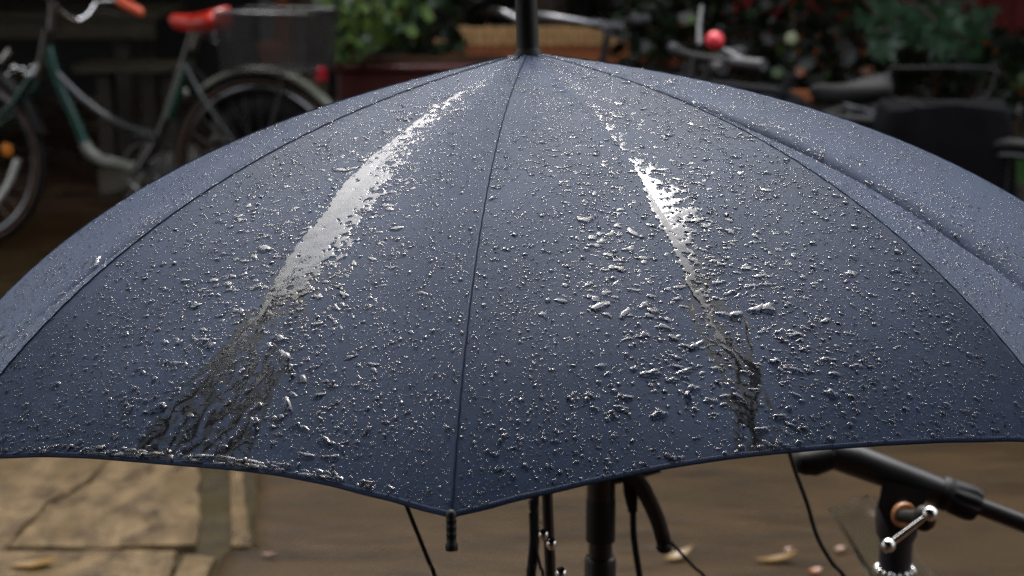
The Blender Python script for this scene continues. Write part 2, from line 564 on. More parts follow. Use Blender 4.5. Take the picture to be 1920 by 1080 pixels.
slab([(JX + .022, 2.4), (JX + .085, 2.4), (JX + .085, yh - .03), (JX + .022, yh - .02)], M['slab_pale'])
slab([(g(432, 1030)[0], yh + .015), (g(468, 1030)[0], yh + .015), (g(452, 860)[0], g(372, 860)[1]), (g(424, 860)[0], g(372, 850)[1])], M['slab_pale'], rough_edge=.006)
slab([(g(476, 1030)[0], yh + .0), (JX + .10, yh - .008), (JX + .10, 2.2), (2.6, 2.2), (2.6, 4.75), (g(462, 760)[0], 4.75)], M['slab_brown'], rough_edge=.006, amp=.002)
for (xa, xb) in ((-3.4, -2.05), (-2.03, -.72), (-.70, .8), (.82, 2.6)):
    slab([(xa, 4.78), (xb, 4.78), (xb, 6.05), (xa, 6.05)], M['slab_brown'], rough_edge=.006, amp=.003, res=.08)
    slab([(xa - .3, 6.08), (xb - .32, 6.08), (xb - .32, 7.35), (xa - .3, 7.35)], M['slab_brown'], rough_edge=.008, amp=.003, res=.08)
props(sheet('joint_fill', -1.2, JX2 + .1, 2.4, 4.75, 4, 60, -0.002, M['moss'], .002), kind='structure')

# leaves lying on the ground
def leaf_shape(L, W, lobes=0, fold=0.12, curl=0.1, seg=8):
    """an ovate or palmate leaf blade with a folded midrib; base at origin, tip along +y"""
    V, F = [], []
    if not lobes:
        for i in range(seg + 1):
            t = i / seg
            w = W / 2 * math.sin(math.pi * min(1, t * 0.97 + 0.015)) ** 0.8
            z = curl * L * (t - 0.3) ** 2
            V += [(-w, t * L, z + fold * w), (0, t * L, z), (w, t * L, z + fold * w)]
        for i in range(seg):
            for k in (0, 1):
                a = i * 3 + k
                F.append((a, a + 1, a + 4, a + 3))
    else:
        V.append((0, L * 0.35, 0))
        n = 0
        angs = np.linspace(-2.5, 2.5, lobes * 2 + 1)
        rim = []
        for j, a in enumerate(angs):
            r_ = (L * 0.65 if j % 2 else L * 0.30) * (1 - 0.22 * abs(a) / 2.5)
            if j % 2:
                for da, f_ in ((-0.20, 0.66), (-0.08, 0.84), (0, 1), (0.08, 0.84), (0.20, 0.66)):
                    rim.append((a + da, r_ * f_))
            else:
                rim.append((a, r_))
        for (a, r_) in rim:
            V.append((math.sin(a) * r_ * W / L, L * 0.35 + math.cos(a) * r_, curl * r_ * math.cos(3 * a) - fold * abs(math.sin(a)) * r_))
        for k in range(1, len(rim)):
            F.append((0, k, k + 1))
        F.append((0, len(rim), 1))
    return V, F
def leaf_mesh(name, m, *a, **k):
    V, F = leaf_shape(*a, **k)
    mb = MB(); mb.v = V; mb.f = F
    me = bpy.data.meshes.new(name); me.from_pydata(V, [], F)
    me.polygons.foreach_set('use_smooth', [True] * len(F)); me.materials.append(m)
    return me
def fallen(px, py, L, W, ang, m, label, z=0.018):
    o = link('fallen_leaf', leaf_mesh('fallen_leaf', m, L, W, fold=0.25, curl=0.5), loc=on_ground(px, py, z), label=label, cat='leaf', group='fallen leaves on the paving')
    o.rotation_euler = (R(random.uniform(-8, 8)), R(random.uniform(-6, 6)), ang)
    o.location -= Matrix.Rotation(ang, 3, 'Z') @ Vector((0, L / 2, 0))
    return o
fallen(62, 1058, .085, .045, R(-78), M['leaf_yellow'], 'large yellow leaf lying flat on the pale stone at bottom left')
fallen(1272, 1044, .065, .024, R(-60), M['leaf_yellow'], 'yellow leaf on brown paving just below the round end of the ribbed arm')
fallen(1455, 1049, .085, .026, R(-85), M['leaf_yellow'], 'long olive yellow leaf on brown paving left of the clear plastic sleeve')
fallen(1638, 966, .022, .022, R(20), M['leaf_pink'], 'tiny pale leaf on the brown paving left of the clamp')
fallen(505, 1040, .030, .014, R(-95), M['leaf_pink'], 'small pinkish leaf on brown paving beside the mossy joint')
fallen(1575, 1030, .024, .018, R(-80), M['leaf_pink'], 'small pale leaf behind the clear plastic sleeve')
fallen(1478, 1031, .018, .012, R(-80), M['leaf_pink'], 'tiny pinkish leaf above the long olive yellow leaf')
fallen(1528, 1070, .030, .02, R(-60), M['leaf_orange'], 'small rust brown leaf at the bottom below the plastic sleeve')
fallen(40, 395, .09, .05, R(-70), M['leaf_yellow'], 'yellow brown leaf on wet ground under the front wheel', z=0.0)
fallen(75, 470, .07, .04, R(-40), M['leaf_orange'], 'brown orange leaf on wet ground below the front wheel', z=0.0)

# ------------------------------------------------------------------ umbrella
FIT = [-0.007627521630382642, -1.525820716463912, 0.024190619083451624, -0.009645009542187928, -0.14437667335854418, -0.04475868104227889,
       FPX, -0.10879888359513483, 0.1559645331806471, 0.877533114193764, 0.43909525524181936]
RF = rot_rows(*FIT[3:6])
UM = RW.T @ RF
ULOC = CAM + UM @ (-np.array(FIT[:3]))
umbrella = empty('umbrella', label='large navy blue umbrella covered in raindrops, opened over the stands', cat='umbrella')
umbrella.matrix_world = Matrix.Translation(Vector(ULOC)) @ Matrix(UM.tolist()).to_4x4()
UL = 0.60
SS = np.linspace(0, 1, 60)
_ph = FIT[8] + (FIT[9] - FIT[8]) * SS + FIT[10] * (SS * SS - SS)
RR = np.concatenate([[0], np.cumsum((np.cos(_ph[1:]) + np.cos(_ph[:-1])) / 2)]) / 59 * UL
RZ = -np.concatenate([[0], np.cumsum((np.sin(_ph[1:]) + np.sin(_ph[:-1])) / 2)]) / 59 * UL
def rib_angle(k): return -np.pi / 2 + FIT[7] + k * np.pi / 4
def rib_pt(k, s):
    r_, z = np.interp(s, SS, RR), np.interp(s, SS, RZ)
    th = rib_angle(k)
    return np.stack([r_ * np.cos(th), r_ * np.sin(th), z], -1)
def panel_pt(k, v, s):
    v, s = np.broadcast_arrays(np.asarray(v, float), np.asarray(s, float))
    w = 4 * v * (1 - v)
    sp = s * (1 - 0.04 * w)
    A, B = rib_pt(k, sp), rib_pt(k + 1, sp)
    X = A * (1 - v)[..., None] + B * v[..., None]
    sag = (0.011 if k in (-1, 0) else 0.016) * w * np.sin(np.pi * np.clip(s, 0, 1) * .8)
    sag = sag + {-1: 0.0014, 0: 0.0026}.get(k, 0.0170) * np.exp(-np.abs(v - 0.5) / (0.05 if k in (-1, 0) else 0.035)) * (np.sin(np.pi * np.clip(s, 0, 1)) * (0.6 + 0.4 * np.sin(k * 5 + s * 9)) if k in (-1, 0) else np.sin(np.pi * np.clip(s, 0, 1)) ** .6)
    # slack ripples: across near the hem, along near the ribs
    rip = 0.0012 * np.sin(v * 11 + s * 7 + k) * np.sin(s * 13 + k * 2) * w
    rip = rip + 0.0011 * np.sin((v - .5) * 46 * (0.3 + s)) * 0.3 * np.exp(-(1 - s) / 0.10) * (1 - w) * np.sign(v - .5)
    X = X.copy()
    X[..., 2] -= sag + rip
    return X
def panel_frame(k, v, s):
    e = 1e-3
    P0 = panel_pt(k, v, s)
    tv = panel_pt(k, v + e, s) - panel_pt(k, v - e, s)
    ts = panel_pt(k, v, s + e) - panel_pt(k, v, s - e)
    tv /= np.linalg.norm(tv, axis=-1, keepdims=True)
    n = np.cross(ts, tv)
    n = n / np.linalg.norm(n, axis=-1, keepdims=True)
    n = np.where(n[..., 2:3] < 0, -n, n)
    ts = ts - n * (ts * n).sum(-1, keepdims=True)
    ts /= np.linalg.norm(ts, axis=-1, keepdims=True)
    return P0, tv, ts, n
def width(s): return 2 * np.interp(s, SS, RR) * math.sin(math.pi / 8)

def vnoise(x, y, seed):
    """smooth value noise in 0..1"""
    r_ = np.random.default_rng(abs(int(seed)) + 100)
    T = r_.random((256, 256))
    xi, yi = np.floor(x).astype(int), np.floor(y).astype(int)
    fx, fy = x - xi, y - yi
    fx = fx * fx * (3 - 2 * fx); fy = fy * fy * (3 - 2 * fy)
    a = T[xi % 256, yi % 256]; b = T[(xi + 1) % 256, yi % 256]
    c = T[xi % 256, (yi + 1) % 256]; d = T[(xi + 1) % 256, (yi + 1) % 256]
    return (a * (1 - fx) + b * fx) * (1 - fy) + (c * (1 - fx) + d * fx) * fy
def fbm(x, y, seed, o=3):
    t = 0; amp = 1; tot = 0
    for i in range(o):
        t = t + amp * vnoise(x * 2 ** i, y * 2 ** i, seed + i); tot += amp; amp *= .5
    return t / tot


STREAK = {
 -1: dict(l=[(0.10,.47),(0.145,.44),(0.307,.42),(0.42,.415),(0.48,.425),(0.535,.445),(0.585,.465),(0.62,.455),(0.665,.46),(0.708,.467),(0.755,.482),(0.792,.485),(0.828,.485),(0.87,.465),(0.905,.44),(0.943,.43),(1,.412)],
          r=[(0.10,.60),(0.147,.605),(0.31,.575),(0.42,.565),(0.48,.578),(0.535,.58),(0.585,.57),(0.63,.58),(0.662,.58),(0.705,.588),(0.753,.575),(0.79,.53),(0.825,.515),(0.865,.50),(0.895,.48),(0.932,.47),(1,.45)],
          thr=[(0,.75),(.12,.45),(.20,.36),(.32,.30),(.40,.10),(.46,-.15),(.52,-.45),(.62,-.6),(.70,-.40),(.75,.0),(.80,.35),(.9,.5),(1,.6)],
          br=[[(0.70,.475),(0.74,.478),(0.79,.487),(0.828,.478),(0.87,.462),(0.905,.44),(0.93,.42),(0.95,.43),(0.99,.40)],[(0.905,.44),(0.935,.46),(0.965,.46),(0.99,.44)],
              [(0.838,.485),(0.878,.47),(0.91,.49),(0.948,.49),(0.985,.46)],[(0.80,.515),(0.843,.535),(0.883,.55),(0.927,.535),(0.948,.525),(0.983,.495)],
              [(0.843,.565),(0.865,.585),(0.91,.575),(0.94,.56),(0.978,.53)],[(0.86,.60),(0.90,.605),(0.95,.59),(0.985,.56)]], bw=.0022, vr=.62, rx=0),
 0: dict(l=[(0.08,.55),(0.163,.545),(0.33,.505),(0.43,.495),(0.517,.495),(0.595,.475),(0.675,.48),(0.738,.475),(0.792,.48),(0.835,.485),(0.885,.495),(0.932,.485),(0.96,.485),(1,.47)],
         r=[(0.08,.66),(0.165,.65),(0.335,.60),(0.432,.59),(0.527,.60),(0.603,.60),(0.68,.545),(0.743,.53),(0.797,.52),(0.84,.525),(0.89,.53),(0.932,.515),(0.963,.50),(1,.485)],
         thr=[(0,.7),(.12,.40),(.25,.32),(.42,.26),(.5,.05),(.56,-.20),(.64,-.30),(.70,.0),(.76,.30),(.86,.40),(1,.6)],
         br=[[(0.60,.485),(0.675,.487),(0.738,.480),(0.792,.484),(0.835,.490),(0.885,.505),(0.932,.493),(0.96,.490),(.997,.478)],
             [(0.80,.565),(0.84,.545),(0.87,.528),(0.90,.525),(0.93,.505)],[(.80,.484),(.845,.505),(.88,.53),(.91,.52),(.94,.50)]], bw=.0020, vr=.535, rx=-.006),
}
def seg_dist(X, Y, pl):
    D = np.full(X.shape, 9.0)
    for (x0, y0), (x1, y1) in zip(pl[:-1], pl[1:]):
        dx, dy = x1 - x0, y1 - y0
        t = np.clip(((X - x0) * dx + (Y - y0) * dy) / (dx * dx + dy * dy + 1e-12), 0, 1)
        D = np.minimum(D, np.hypot(X - x0 - t * dx, Y - y0 - t * dy))
    return D
def film_field(k, v, s):
    st = STREAK[k]
    W = width(s)
    x, y = (v - .5) * W, s * UL
    l = np.interp(s, *zip(*st['l'])); r_ = np.interp(s, *zip(*st['r']))
    dl, dr = (v - l) * W, (r_ - v) * W + .004 + st['rx']
    e = np.minimum(np.clip(dl / .0022, -2.5, 1), np.clip(dr / .020, -2, 1))
    e = e - .9 * np.clip(fbm(x * 420, y * 420, 12 + k, 2) - .56, 0, 1) * 3.6
    nz = fbm(x * 210 + 40, y * 260 + 9 * k, 31 + k, 3) * 2 - 1
    F = e + nz * 1.15 - np.interp(s, *zip(*st['thr'])) - .15
    F = np.where(e < -0.9, -1, F)
    wob = (fbm(x * 150, y * 90, 77 + k) - .5) * .012
    # veins of run-off in the soaked lower part
    m_ = np.clip((s - .77) / .05, 0, 1) * np.clip(np.minimum(v - (l - .03), (st['vr'] - v)) / .03, -1, 1)
    rx, ry = x * 80 + 2.8 * fbm(x * 60, y * 60, 91, 2), y * 52 + 2.0 * fbm(x * 50 + 9, y * 70, 92, 2)
    rid = 1 - np.abs(2 * fbm(rx, ry, 61 + k, 3) - 1) * 2.2
    F = np.maximum(F, np.where(m_ > 0, (rid - .76) * 4.0 * np.clip(m_ * 2, 0, 1), -1))
    for pl in st['br']:
        p2 = [((b - .5) * float(width(a)), a * UL) for a, b in pl]
        d = seg_dist(x + wob, y, p2)
        wv = st['bw'] * (.45 + 1.1 * fbm(x * 60 + 7, y * 75, 55 + k, 2))
        F = np.maximum(F, (1 - d / wv) * .9)
    return F

panels = {}
for k in range(-4, 4):
    NV, NS = (220, 400) if k in (-1, 0) else (64, 110)
    vv, ss = np.meshgrid(np.linspace(0, 1, NV + 1), np.linspace(0.012, 1, NS + 1))
    V = panel_pt(k, vv, ss).reshape(-1, 3)
    i = np.arange(NS)[:, None] * (NV + 1) + np.arange(NV)[None, :]
    F = np.stack([i, i + NV + 1, i + NV + 2, i + 1], -1).reshape(-1, 4)
    me = np_mesh('canopy_panel', V, F, M['fabric'])
    at_ = me.attributes.new('soak', 'FLOAT', 'POINT')
    if k in (-1, 0):
        sk = np.clip(film_field(k, vv, ss) * 2.0 + 1.0, 0, 1) * np.clip((ss - .66) / .08, 0, 1) * np.clip((.15 - np.abs(vv - .52)) / .02, 0, 1)
        at_.data.foreach_set('value', sk.ravel().astype(np.float32))
    o = link('canopy_panel', me, umbrella)
    md = o.modifiers.new('cloth_thickness', 'SOLIDIFY'); md.thickness = 0.0004; md.offset = 0
    panels[k] = o
    # folded hem: a narrow doubled band along the lower edge with a stitch row
    vv2, ss2 = np.meshgrid(np.linspace(0, 1, 81), np.array([0.9935, 0.9938, 0.9965, 0.9995, 1.0003, 0.9995]))
    offs = np.array([0.0001, 0.0003, 0.00035, 0.0002, -0.0002, -0.0005])
    P0, tv, ts, n = panel_frame(k, vv2, np.minimum(ss2, 1.0))
    V = (P0 + n * offs[:, None, None] + ts * ((ss2 - np.minimum(ss2, 1)) * UL)[..., None]).reshape(-1, 3)
    i = np.arange(5)[:, None] * 81 + np.arange(80)[None, :]
    F = np.stack([i, i + 81, i + 82, i + 1], -1).reshape(-1, 4)
    link('hem', np_mesh('hem', V, F, M['fabric']), o)
    mb = MB()
    for j in range(220):
        a, b = (j + .15) / 220, (j + .8) / 220
        pa, _, _, na = panel_frame(k, np.array([a, b]), np.array([.9950, .9950]))
        mb.tube([Vector(pa[0] + na[0] * .0006), Vector(pa[1] + na[1] * .0006)], .00024, 4)
    mb.build('stitching', M['fabric_dark'], o, kind='stuff')
    # seam along the rib: raised double edge with dark stitches
    if True:
        s_ = np.linspace(.03, .995, 120)
        P0, tv, ts, n = panel_frame(k, np.full(120, .001), s_)
        wob = 0.0002 * np.sin(np.arange(120) * 1.7)
        mb = MB().tube([Vector(p) for p in (P0 + n * .0004 + tv * wob[:, None])], .0005, 5)
        mb.build('seam', M['fabric_dark'], umbrella)
# ribs, stretchers, shaft and fittings
runner_z = -0.20
for k in range(-4, 4):
    s_ = np.linspace(0.02, 1.0, 30)
    P_ = rib_pt(k, s_); P_[:, 2] -= .0035
    rb = MB().tube([Vector(p) for p in P_], .0017, 6).build('rib', M['steel'], umbrella)
    mid = rib_pt(k, np.array([.52]))[0]; mid[2] -= .004
    th = rib_angle(k)
    MB().tube([(.014 * math.cos(th), .014 * math.sin(th), runner_z), mid], .0016, 6).build('stretcher', M['steel'], umbrella)
    # rib tip: ribbed plastic cap
    e0 = rib_pt(k, np.array([1.0]))[0]; e1 = rib_pt(k, np.array([.96]))[0]
    d = Vector(e0 - e1).normalized()
    d = (d + Vector((-.45 * math.cos(th), -.45 * math.sin(th), -.10))).normalized()
    Mt = Matrix.Translation(Vector(e0) - d * .004) @ d.to_track_quat('Z', 'Y').to_matrix().to_4x4()
    prof = [(.0012, -.001), (.0024, 0), (.0030, .0015), (.0030, .0035)]
    for j in range(3):
        z = .0045 + j * .004
        prof += [(.0029, z), (.0031, z + .0003), (.0031, z + .0012), (.0029, z + .0016)]
    prof += [(.0028, .0175), (.0036, .0185), (.0037, .0205), (.0034, .0222), (.0022, .0226), (.0008, .0224)]
    MB().lathe(prof, 18, Mt).build('rib_tip', M['black_plastic'], umbrella)
MB().tube([(0, 0, .01), (0, 0, -.92)], .0048, 16).build('shaft', M['black_metal'], umbrella)
MB().lathe([(.006, runner_z - .05), (.012, runner_z - .045), (.012, runner_z - .01), (.016, runner_z), (.016, runner_z + .008), (.007, runner_z + .014)], 20).build('runner', M['black_plastic'], umbrella)
MB().lathe([(.0130, -.006), (.0112, .0005), (.0098, .0025), (.0092, .005), (.0092, .085), (.0085, .092), (.006, .096), (.002, .097)], 28).build('ferrule', M['black_plastic'], umbrella)

# ------------------------------------------------------------------ rain water on the canopy
for k in (-1, 0):
    nv, ns = (150, 760)
    vv, ss = np.meshgrid(np.linspace(.36, .68, nv + 1), np.linspace(.06, .985, ns + 1))
    F = film_field(k, vv, ss)
    h = np.clip(F / .42, -.15, 1)
    H = np.where(h > 0, 1 - (1 - np.clip(h, 0, 1)) ** 2.2, h * 2.0) * .00060 * (1 - .75 * np.clip((ss - .74) / .06, 0, 1))
    H = H + .00022 * (fbm(vv * width(ss) * 140, ss * UL * 110, 71, 2) - .5) * (h > .2)
    H = H + .00004 * (fbm(vv * 260, ss * 420, 5) - .5) * (h > .3)
    P0, tv, ts, n = panel_frame(k, vv, ss)
    V = (P0 + n * (H + .0001)[..., None]).reshape(-1, 3)
    i = np.arange(ns)[:, None] * (nv + 1) + np.arange(nv)[None, :]
    Q = np.stack([i, i + nv + 1, i + nv + 2, i + 1], -1).reshape(-1, 4)
    keep = (F.ravel()[Q] > 0).any(1)
    Q = Q[keep]
    used, inv = np.unique(Q, return_inverse=True)
    me = np_mesh('water_film', V[used], inv.reshape(-1, 4), M['film'])
    link('water_film', me, panels[k])

def domes(k, v, s, rad, seg, rings, hfac, irr=0.0, elong=0.0, sagf=0.15, ang=None):
    """arrays of drop surfaces; returns verts (N, M, 3), faces (K, 4 or 3), centres"""
    N = len(v)
    P0, tv, ts, n = panel_frame(k, v, s)
    th = np.arange(seg) * 2 * np.pi / seg
    out = np.ones((N, seg))
    if irr > 0:
        for h_, a_ in ((2, .55), (3, .65), (4, .35), (5, .28)):
            out += irr * a_ * rng.normal(0, 1, (N, 1)) * np.cos(h_ * th[None] + rng.uniform(0, 6.28, (N, 1)))
        out = np.clip(out, .38, 2.1)
    el = 1 + elong * rng.random((N, 1))
    if ang is None: ang = rng.normal(0, .45, (N, 1))
    cx = np.cos(th)[None] * out * el; cyy = np.sin(th)[None] * out / np.sqrt(el)
    X = cx * np.cos(ang) - cyy * np.sin(ang); Y = cx * np.sin(ang) + cyy * np.cos(ang)
    rs = rad[:, None]
    V = []
    hm = (rad * hfac)[:, None]
    tt = 1.0
    for (t, hh) in rings:
        tt *= 1.0
        x = X * t * rs; y = Y * t * rs + sagf * rs * hh     # +ts is downslope
        z = hh * hm * (0.75 + .25 * np.clip(out, 0, 1.3)) - .00006
        V.append(P0[:, None] + tv[:, None] * x[..., None] + ts[:, None] * y[..., None] + n[:, None] * z[..., None])
    top = P0 + ts * (sagf * rad)[:, None] + n * (rad * hfac)[:, None]
    V = np.concatenate(V + [top[:, None]], 1)
    F = []
    R_ = len(rings)
    for r_ in range(R_ - 1):
        for j in range(seg):
            j2 = (j + 1) % seg
            F += [(r_ * seg + j, r_ * seg + j2, (r_ + 1) * seg + j2), (r_ * seg + j, (r_ + 1) * seg + j2, (r_ + 1) * seg + j)]
    for j in range(seg):
        F.append(((R_ - 1) * seg + j, (R_ - 1) * seg + (j + 1) % seg, R_ * seg))
    return V, np.array(F)[:, ::-1].copy(), P0      # outward-facing, so that light enters the water properly
RINGS_T = [(1.0, 0), (.76, .76)]
RINGS_S = [(1.0, 0), (1.0, .35), (.78, .76)]
RINGS_L = [(1.0, 0), (.98, .35), (.89, .70), (.71, .91), (.42, .985)]
def outside_film(k, v, s, lim=0.0):
    if k not in STREAK: return np.ones(len(v), bool)
    ok = film_field(k, v, s) < lim
    return ok | (s < .06)
def sample(n, wfun, k):
    """area-uniform points on a panel, thinned by wfun(v, s) in 0..1"""
    vs_, ss_ = [], []
    tot = 0
    while tot < n:
        s = np.sqrt(rng.random(n * 2)) * .991 + .003; v = rng.random(n * 2) * .99 + .005
        keep = rng.random(n * 2) < wfun(v, s)
        vs_.append(v[keep]); ss_.append(s[keep]); tot += keep.sum()
    return np.concatenate(vs_)[:n], np.concatenate(ss_)[:n]
allV, allF, base = [], [], 0
big = []
CNT = {-3: (2500, 350, 60), -2: (18000, 7500, 120), -1: (26000, 6800, 720), 0: (26000, 6800, 600), 1: (18000, 7500, 160), 2: (4000, 500, 60), 3: (1200, 200, 20), -4: (1200, 200, 20)}
for k, (nt_, ns_, nl_) in CNT.items():
    def w_t(v, s, k=k):
        c = fbm(v * 14, s * 18, 3 + k) 
        edge = .55 + .45 * np.abs(2 * v - 1)
        return np.clip((.35 + 1.0 * c) * edge, 0, 1)
    def w_s(v, s, k=k):
        return np.clip(.25 + 1.3 * (fbm(v * 11 + 3, s * 15, 9 + k) - .25), .05, 1)
    def w_l(v, s, k=k):
        w = np.exp(-((v - .5) / .30) ** 4) * np.clip((s - .12) / .15, .15, 1) * np.clip((.99 - s) / .03, 0, 1)
        if k == 0:
            w = w * (.40 + .45 * np.exp(-(((v - .30) / .19) ** 2 + ((s - .74) / .19) ** 2)) + .6 * np.exp(-((v - .56) / .08) ** 2 - ((s - .78) / .2) ** 2))
            w = w * np.where((s > .93) & (np.abs(v - .5) > .07), .12, 1)
        if k == -1:
            w = w * (.45 + .6 * np.exp(-((v - .62) / .17) ** 2) + .5 * np.exp(-((v - .40) / .08) ** 2))
        return np.clip(w, 0, 1)
    # tiny
    v, s = sample(nt_, w_t, k)
    ok = outside_film(k, v, s, -.1); v, s = v[ok], s[ok]
    rad = np.clip(rng.lognormal(math.log(.00043), .40, len(v)), .00018, .0010)
    V, F, _ = domes(k, v, s, rad, 6, RINGS_T, .65, sagf=.1)
    N, m_ = V.shape[:2]
    allV.append(V.reshape(-1, 3)); allF.append((F[None] + (np.arange(N) * m_)[:, None, None] + base).reshape(-1, 3)); base += N * m_
    # small
    v, s = sample(ns_, w_s, k)
    ok = outside_film(k, v, s, -.1); v, s = v[ok], s[ok]
    rad = np.clip(rng.lognormal(math.log(.00092), .36, len(v)), .0005, .0024)
    V, F, _ = domes(k, v, s, rad, 8, RINGS_S, .54, irr=.07, elong=.30, sagf=.22)
    N, m_ = V.shape[:2]
    allV.append(V.reshape(-1, 3)); allF.append((F[None] + (np.arange(N) * m_)[:, None, None] + base).reshape(-1, 3)); base += N * m_
    # large, irregular
    v, s = sample(nl_, w_l, k)
    ok = outside_film(k, v, s, -.2); v, s = v[ok], s[ok]
    boost = 1.0 + (.2 * np.exp(-(((v - .28) / .12) ** 2 + ((s - .80) / .12) ** 2)) if k == 0 else 0)
    rad = np.clip(rng.lognormal(math.log(.00175), .38, len(v)) * boost * (.75 + .35 * s), .0010, .0050)
    V, F, C = domes(k, v, s, rad, 20, RINGS_L, .29, irr=.20, elong=1.0, sagf=.30)
    for i in range(len(v)):
        big.append((float(rad[i]) * (1 if k in (-1, 0) else .3), k, V[i], F, C[i]))
# beads hanging on the hem of the left panel
def hem_beads(k, spans):
    for (v0, v1, n_, r0, r1, el) in spans:
        v = np.sort(rng.uniform(v0, v1, n_)); s = np.full(n_, .990) + rng.uniform(-.006, .003, n_)
        rad = rng.uniform(r0, r1, n_)
        V, F, C = domes(k, v, s, rad, 20, RINGS_L, .48, irr=.08, elong=el, sagf=.55, ang=rng.normal(0, .08, (n_, 1)))
        for i in range(n_): big.append((float(rad[i]) * 1.3, k, V[i], F, C[i]))
hem_beads(-1, [(.12, .30, 22, .0012, .0022, 1.0), (.30, .66, 42, .0018, .0032, 3.2), (.66, .90, 34, .0013, .0024, 1.4)])
hem_beads(0, [(.42, .58, 14, .0010, .0020, 1.0), (.1, .9, 10, .0006, .0012, .6)])
big.sort(key=lambda t: -t[0])
for j, (rd, k, V, F, C) in enumerate(big):
    if j < 300:
        me = np_mesh('water_drop', V - C, F, M['water'])
        link('water_drop', me, panels[k], loc=Vector(C))
    else:
        allV.append(V); allF.append(F + base); base += len(V)
me = np_mesh('small_raindrops', np.concatenate(allV), np.concatenate(allF), M['water'])
link('small_raindrops', me, umbrella, kind='stuff')

# ------------------------------------------------------------------ stands under the umbrella
# centre stand: telescopic post with collars
def vtube(px, d, z0, z1, r_, name, m, parent, org, seg=24, prof=None):
    pass
st_d = 1.80
sx = at(1126, 1000, st_d)
S0 = Vector((sx.x, sx.y, 0))
stand = empty('light_stand', S0, label='black telescopic post with stepped collars standing under the umbrella beside its thin shaft', cat='stand')
pxm = FPX / st_d
def zpx(py, d=st_d): return at(1126, py, d).z
r1, r2, r3 = 27 / pxm, 22.5 / pxm, 30 / pxm
zt, zc, zb = zpx(880), zpx(1014), zpx(1048)
MB().lathe([(r1 * .96, zc + .04), (r1, zc + .045), (r1, .98)], 24).build('upper_tube', M['black_metal'], stand)
MB().lathe([(r1 * .9, zc - .001), (r1 * 1.03, zc), (r1 * 1.03, zc + .042), (r1 * .97, zc + .046)], 24).build('collar', M['black_plastic'], stand)
MB().lathe([(r2, zb - .02), (r2, zc + .002)], 24).build('inner_tube', M['black_metal'], stand)
MB().lathe([(r3 * .97, .30), (r3, .31), (r3, zb - .004), (r3 * .93, zb), (r2, zb + .001)], 24).build('lower_tube', M['black_metal'], stand)
MB().lathe([(r3 * 1.25, .28), (r3 * 1.3, .285), (r3 * 1.3, .33), (r3 * 1.05, .34)], 24).build('hub', M['black_plastic'], stand)
for a in (100, 220, 340):
    c, s = math.cos(R(a)), math.sin(R(a))
    MB().tube([(c * .02, s * .02, .31), (c * .34, s * .34, .024)], .009, 8).build('leg', M['black_metal'], stand)
    f_ = MB().ball((c * .345, s * .345, .026), .014).build('foot', M['rubber'], stand)
# holder head that joins post and arm
hd = at(1165, 875, st_d) - S0
MB().tube([(0, 0, hd.z), hd, hd + Vector((.035, 0, .01))], .016, 12).build('head_clamp', M['black_plastic'], stand)
# ribbed gooseneck arm with a round end
pa = [at(1175, 885, st_d - .02) - S0, at(1198, 905, st_d - .02) - S0, at(1215, 935, st_d - .02) - S0, at(1232, 972, st_d - .02) - S0, at(1242, 1005, st_d - .02) - S0, at(1246, 1020, st_d - .02) - S0]
cp_ = curve_pts(pa, 28)
rg = [(.0082 - .0008 * i / len(cp_)) * (1 + .055 * math.sin(i * 2 * math.pi / 4)) for i in range(len(cp_))]
MB().tube(cp_, rg, 14).build('ribbed_arm', M['brown_rubber'], stand)
MB().ball(at(1245, 1026, st_d - .02) - S0, .0078, 16, 10, (1, 1, .8)).build('arm_end', M['rubber'], stand)
# plug and the lead that runs down from it
pb = [at(1180, 885, st_d - .01) - S0, at(1183, 925, st_d - .01) - S0, at(1187, 960, st_d - .01) - S0]
MB().tube(curve_pts(pb, 6), [.0072] * 7 + [.0066, .0062, .0058, .0054, .0050, .0048], 12).build('plug', M['black_plastic'], stand)
def cable(pts, r_, label, m='rubber'):
    p = [Vector(q) for q in pts]
    o = MB().tube(curve_pts([q - p[-1] for q in p], 14), r_, 8).build('cable', M[m])
    o.location = p[-1]
    return props(o, label, 'cable')
cable([at(1187, 955, st_d - .01), at(1188, 1000, st_d - .01), at(1193, 1040, st_d - .01), at(1200, 1085, st_d), at(1215, 1200, st_d), on_ground(1300, 1560, .012)], .0032,
      'black lead running down from the plug beside the ribbed arm')
cable([at(1254, 1012, st_d - .02), at(1275, 1035, st_d - .02), at(1300, 1062, st_d - .02), at(1330, 1095, st_d), at(1390, 1220, st_d), on_ground(1460, 1600, .012)], .0017,
      'thin black cord hanging from the round end of the ribbed arm')
cable([at(745, 900, 1.5), at(765, 955, 1.5), at(785, 1005, 1.5), at(805, 1055, 1.5), at(818, 1090, 1.5), at(860, 1250, 1.6), on_ground(900, 1700, .012)], .0018,
      'thin black cord dropping from behind the hem left of the rib tip')
cable([at(1475, 830, 1.75), at(1490, 880, 1.75), at(1512, 940, 1.75), at(1532, 1005, 1.75), at(1560, 1055, 1.75), at(1590, 1095, 1.78), at(1650, 1250, 1.8), on_ground(1700, 1500, .012)], .0021,
      'thin black cord curving down to the right between the hem and the clear plastic sleeve')
# two thin straps beside the umbrella shaft
cable([at(1003, 900, 1.62), at(1001, 960, 1.62), at(1002, 1010, 1.62), at(998, 1060, 1.62), at(995, 1100, 1.62), at(985, 1400, 1.65), on_ground(980, 1650, .012)], [.0045, .0045, .0040][0],
      'thick dark cord hanging just left of the umbrella shaft')
cable([at(1003, 1005, 1.615), at(1006, 1030, 1.615), at(1013, 1062, 1.615), at(1020, 1095, 1.62), at(1035, 1300, 1.65), on_ground(1050, 1650, .012)], .0014,
      'very thin dark cord branching off the thick cord beside the shaft')
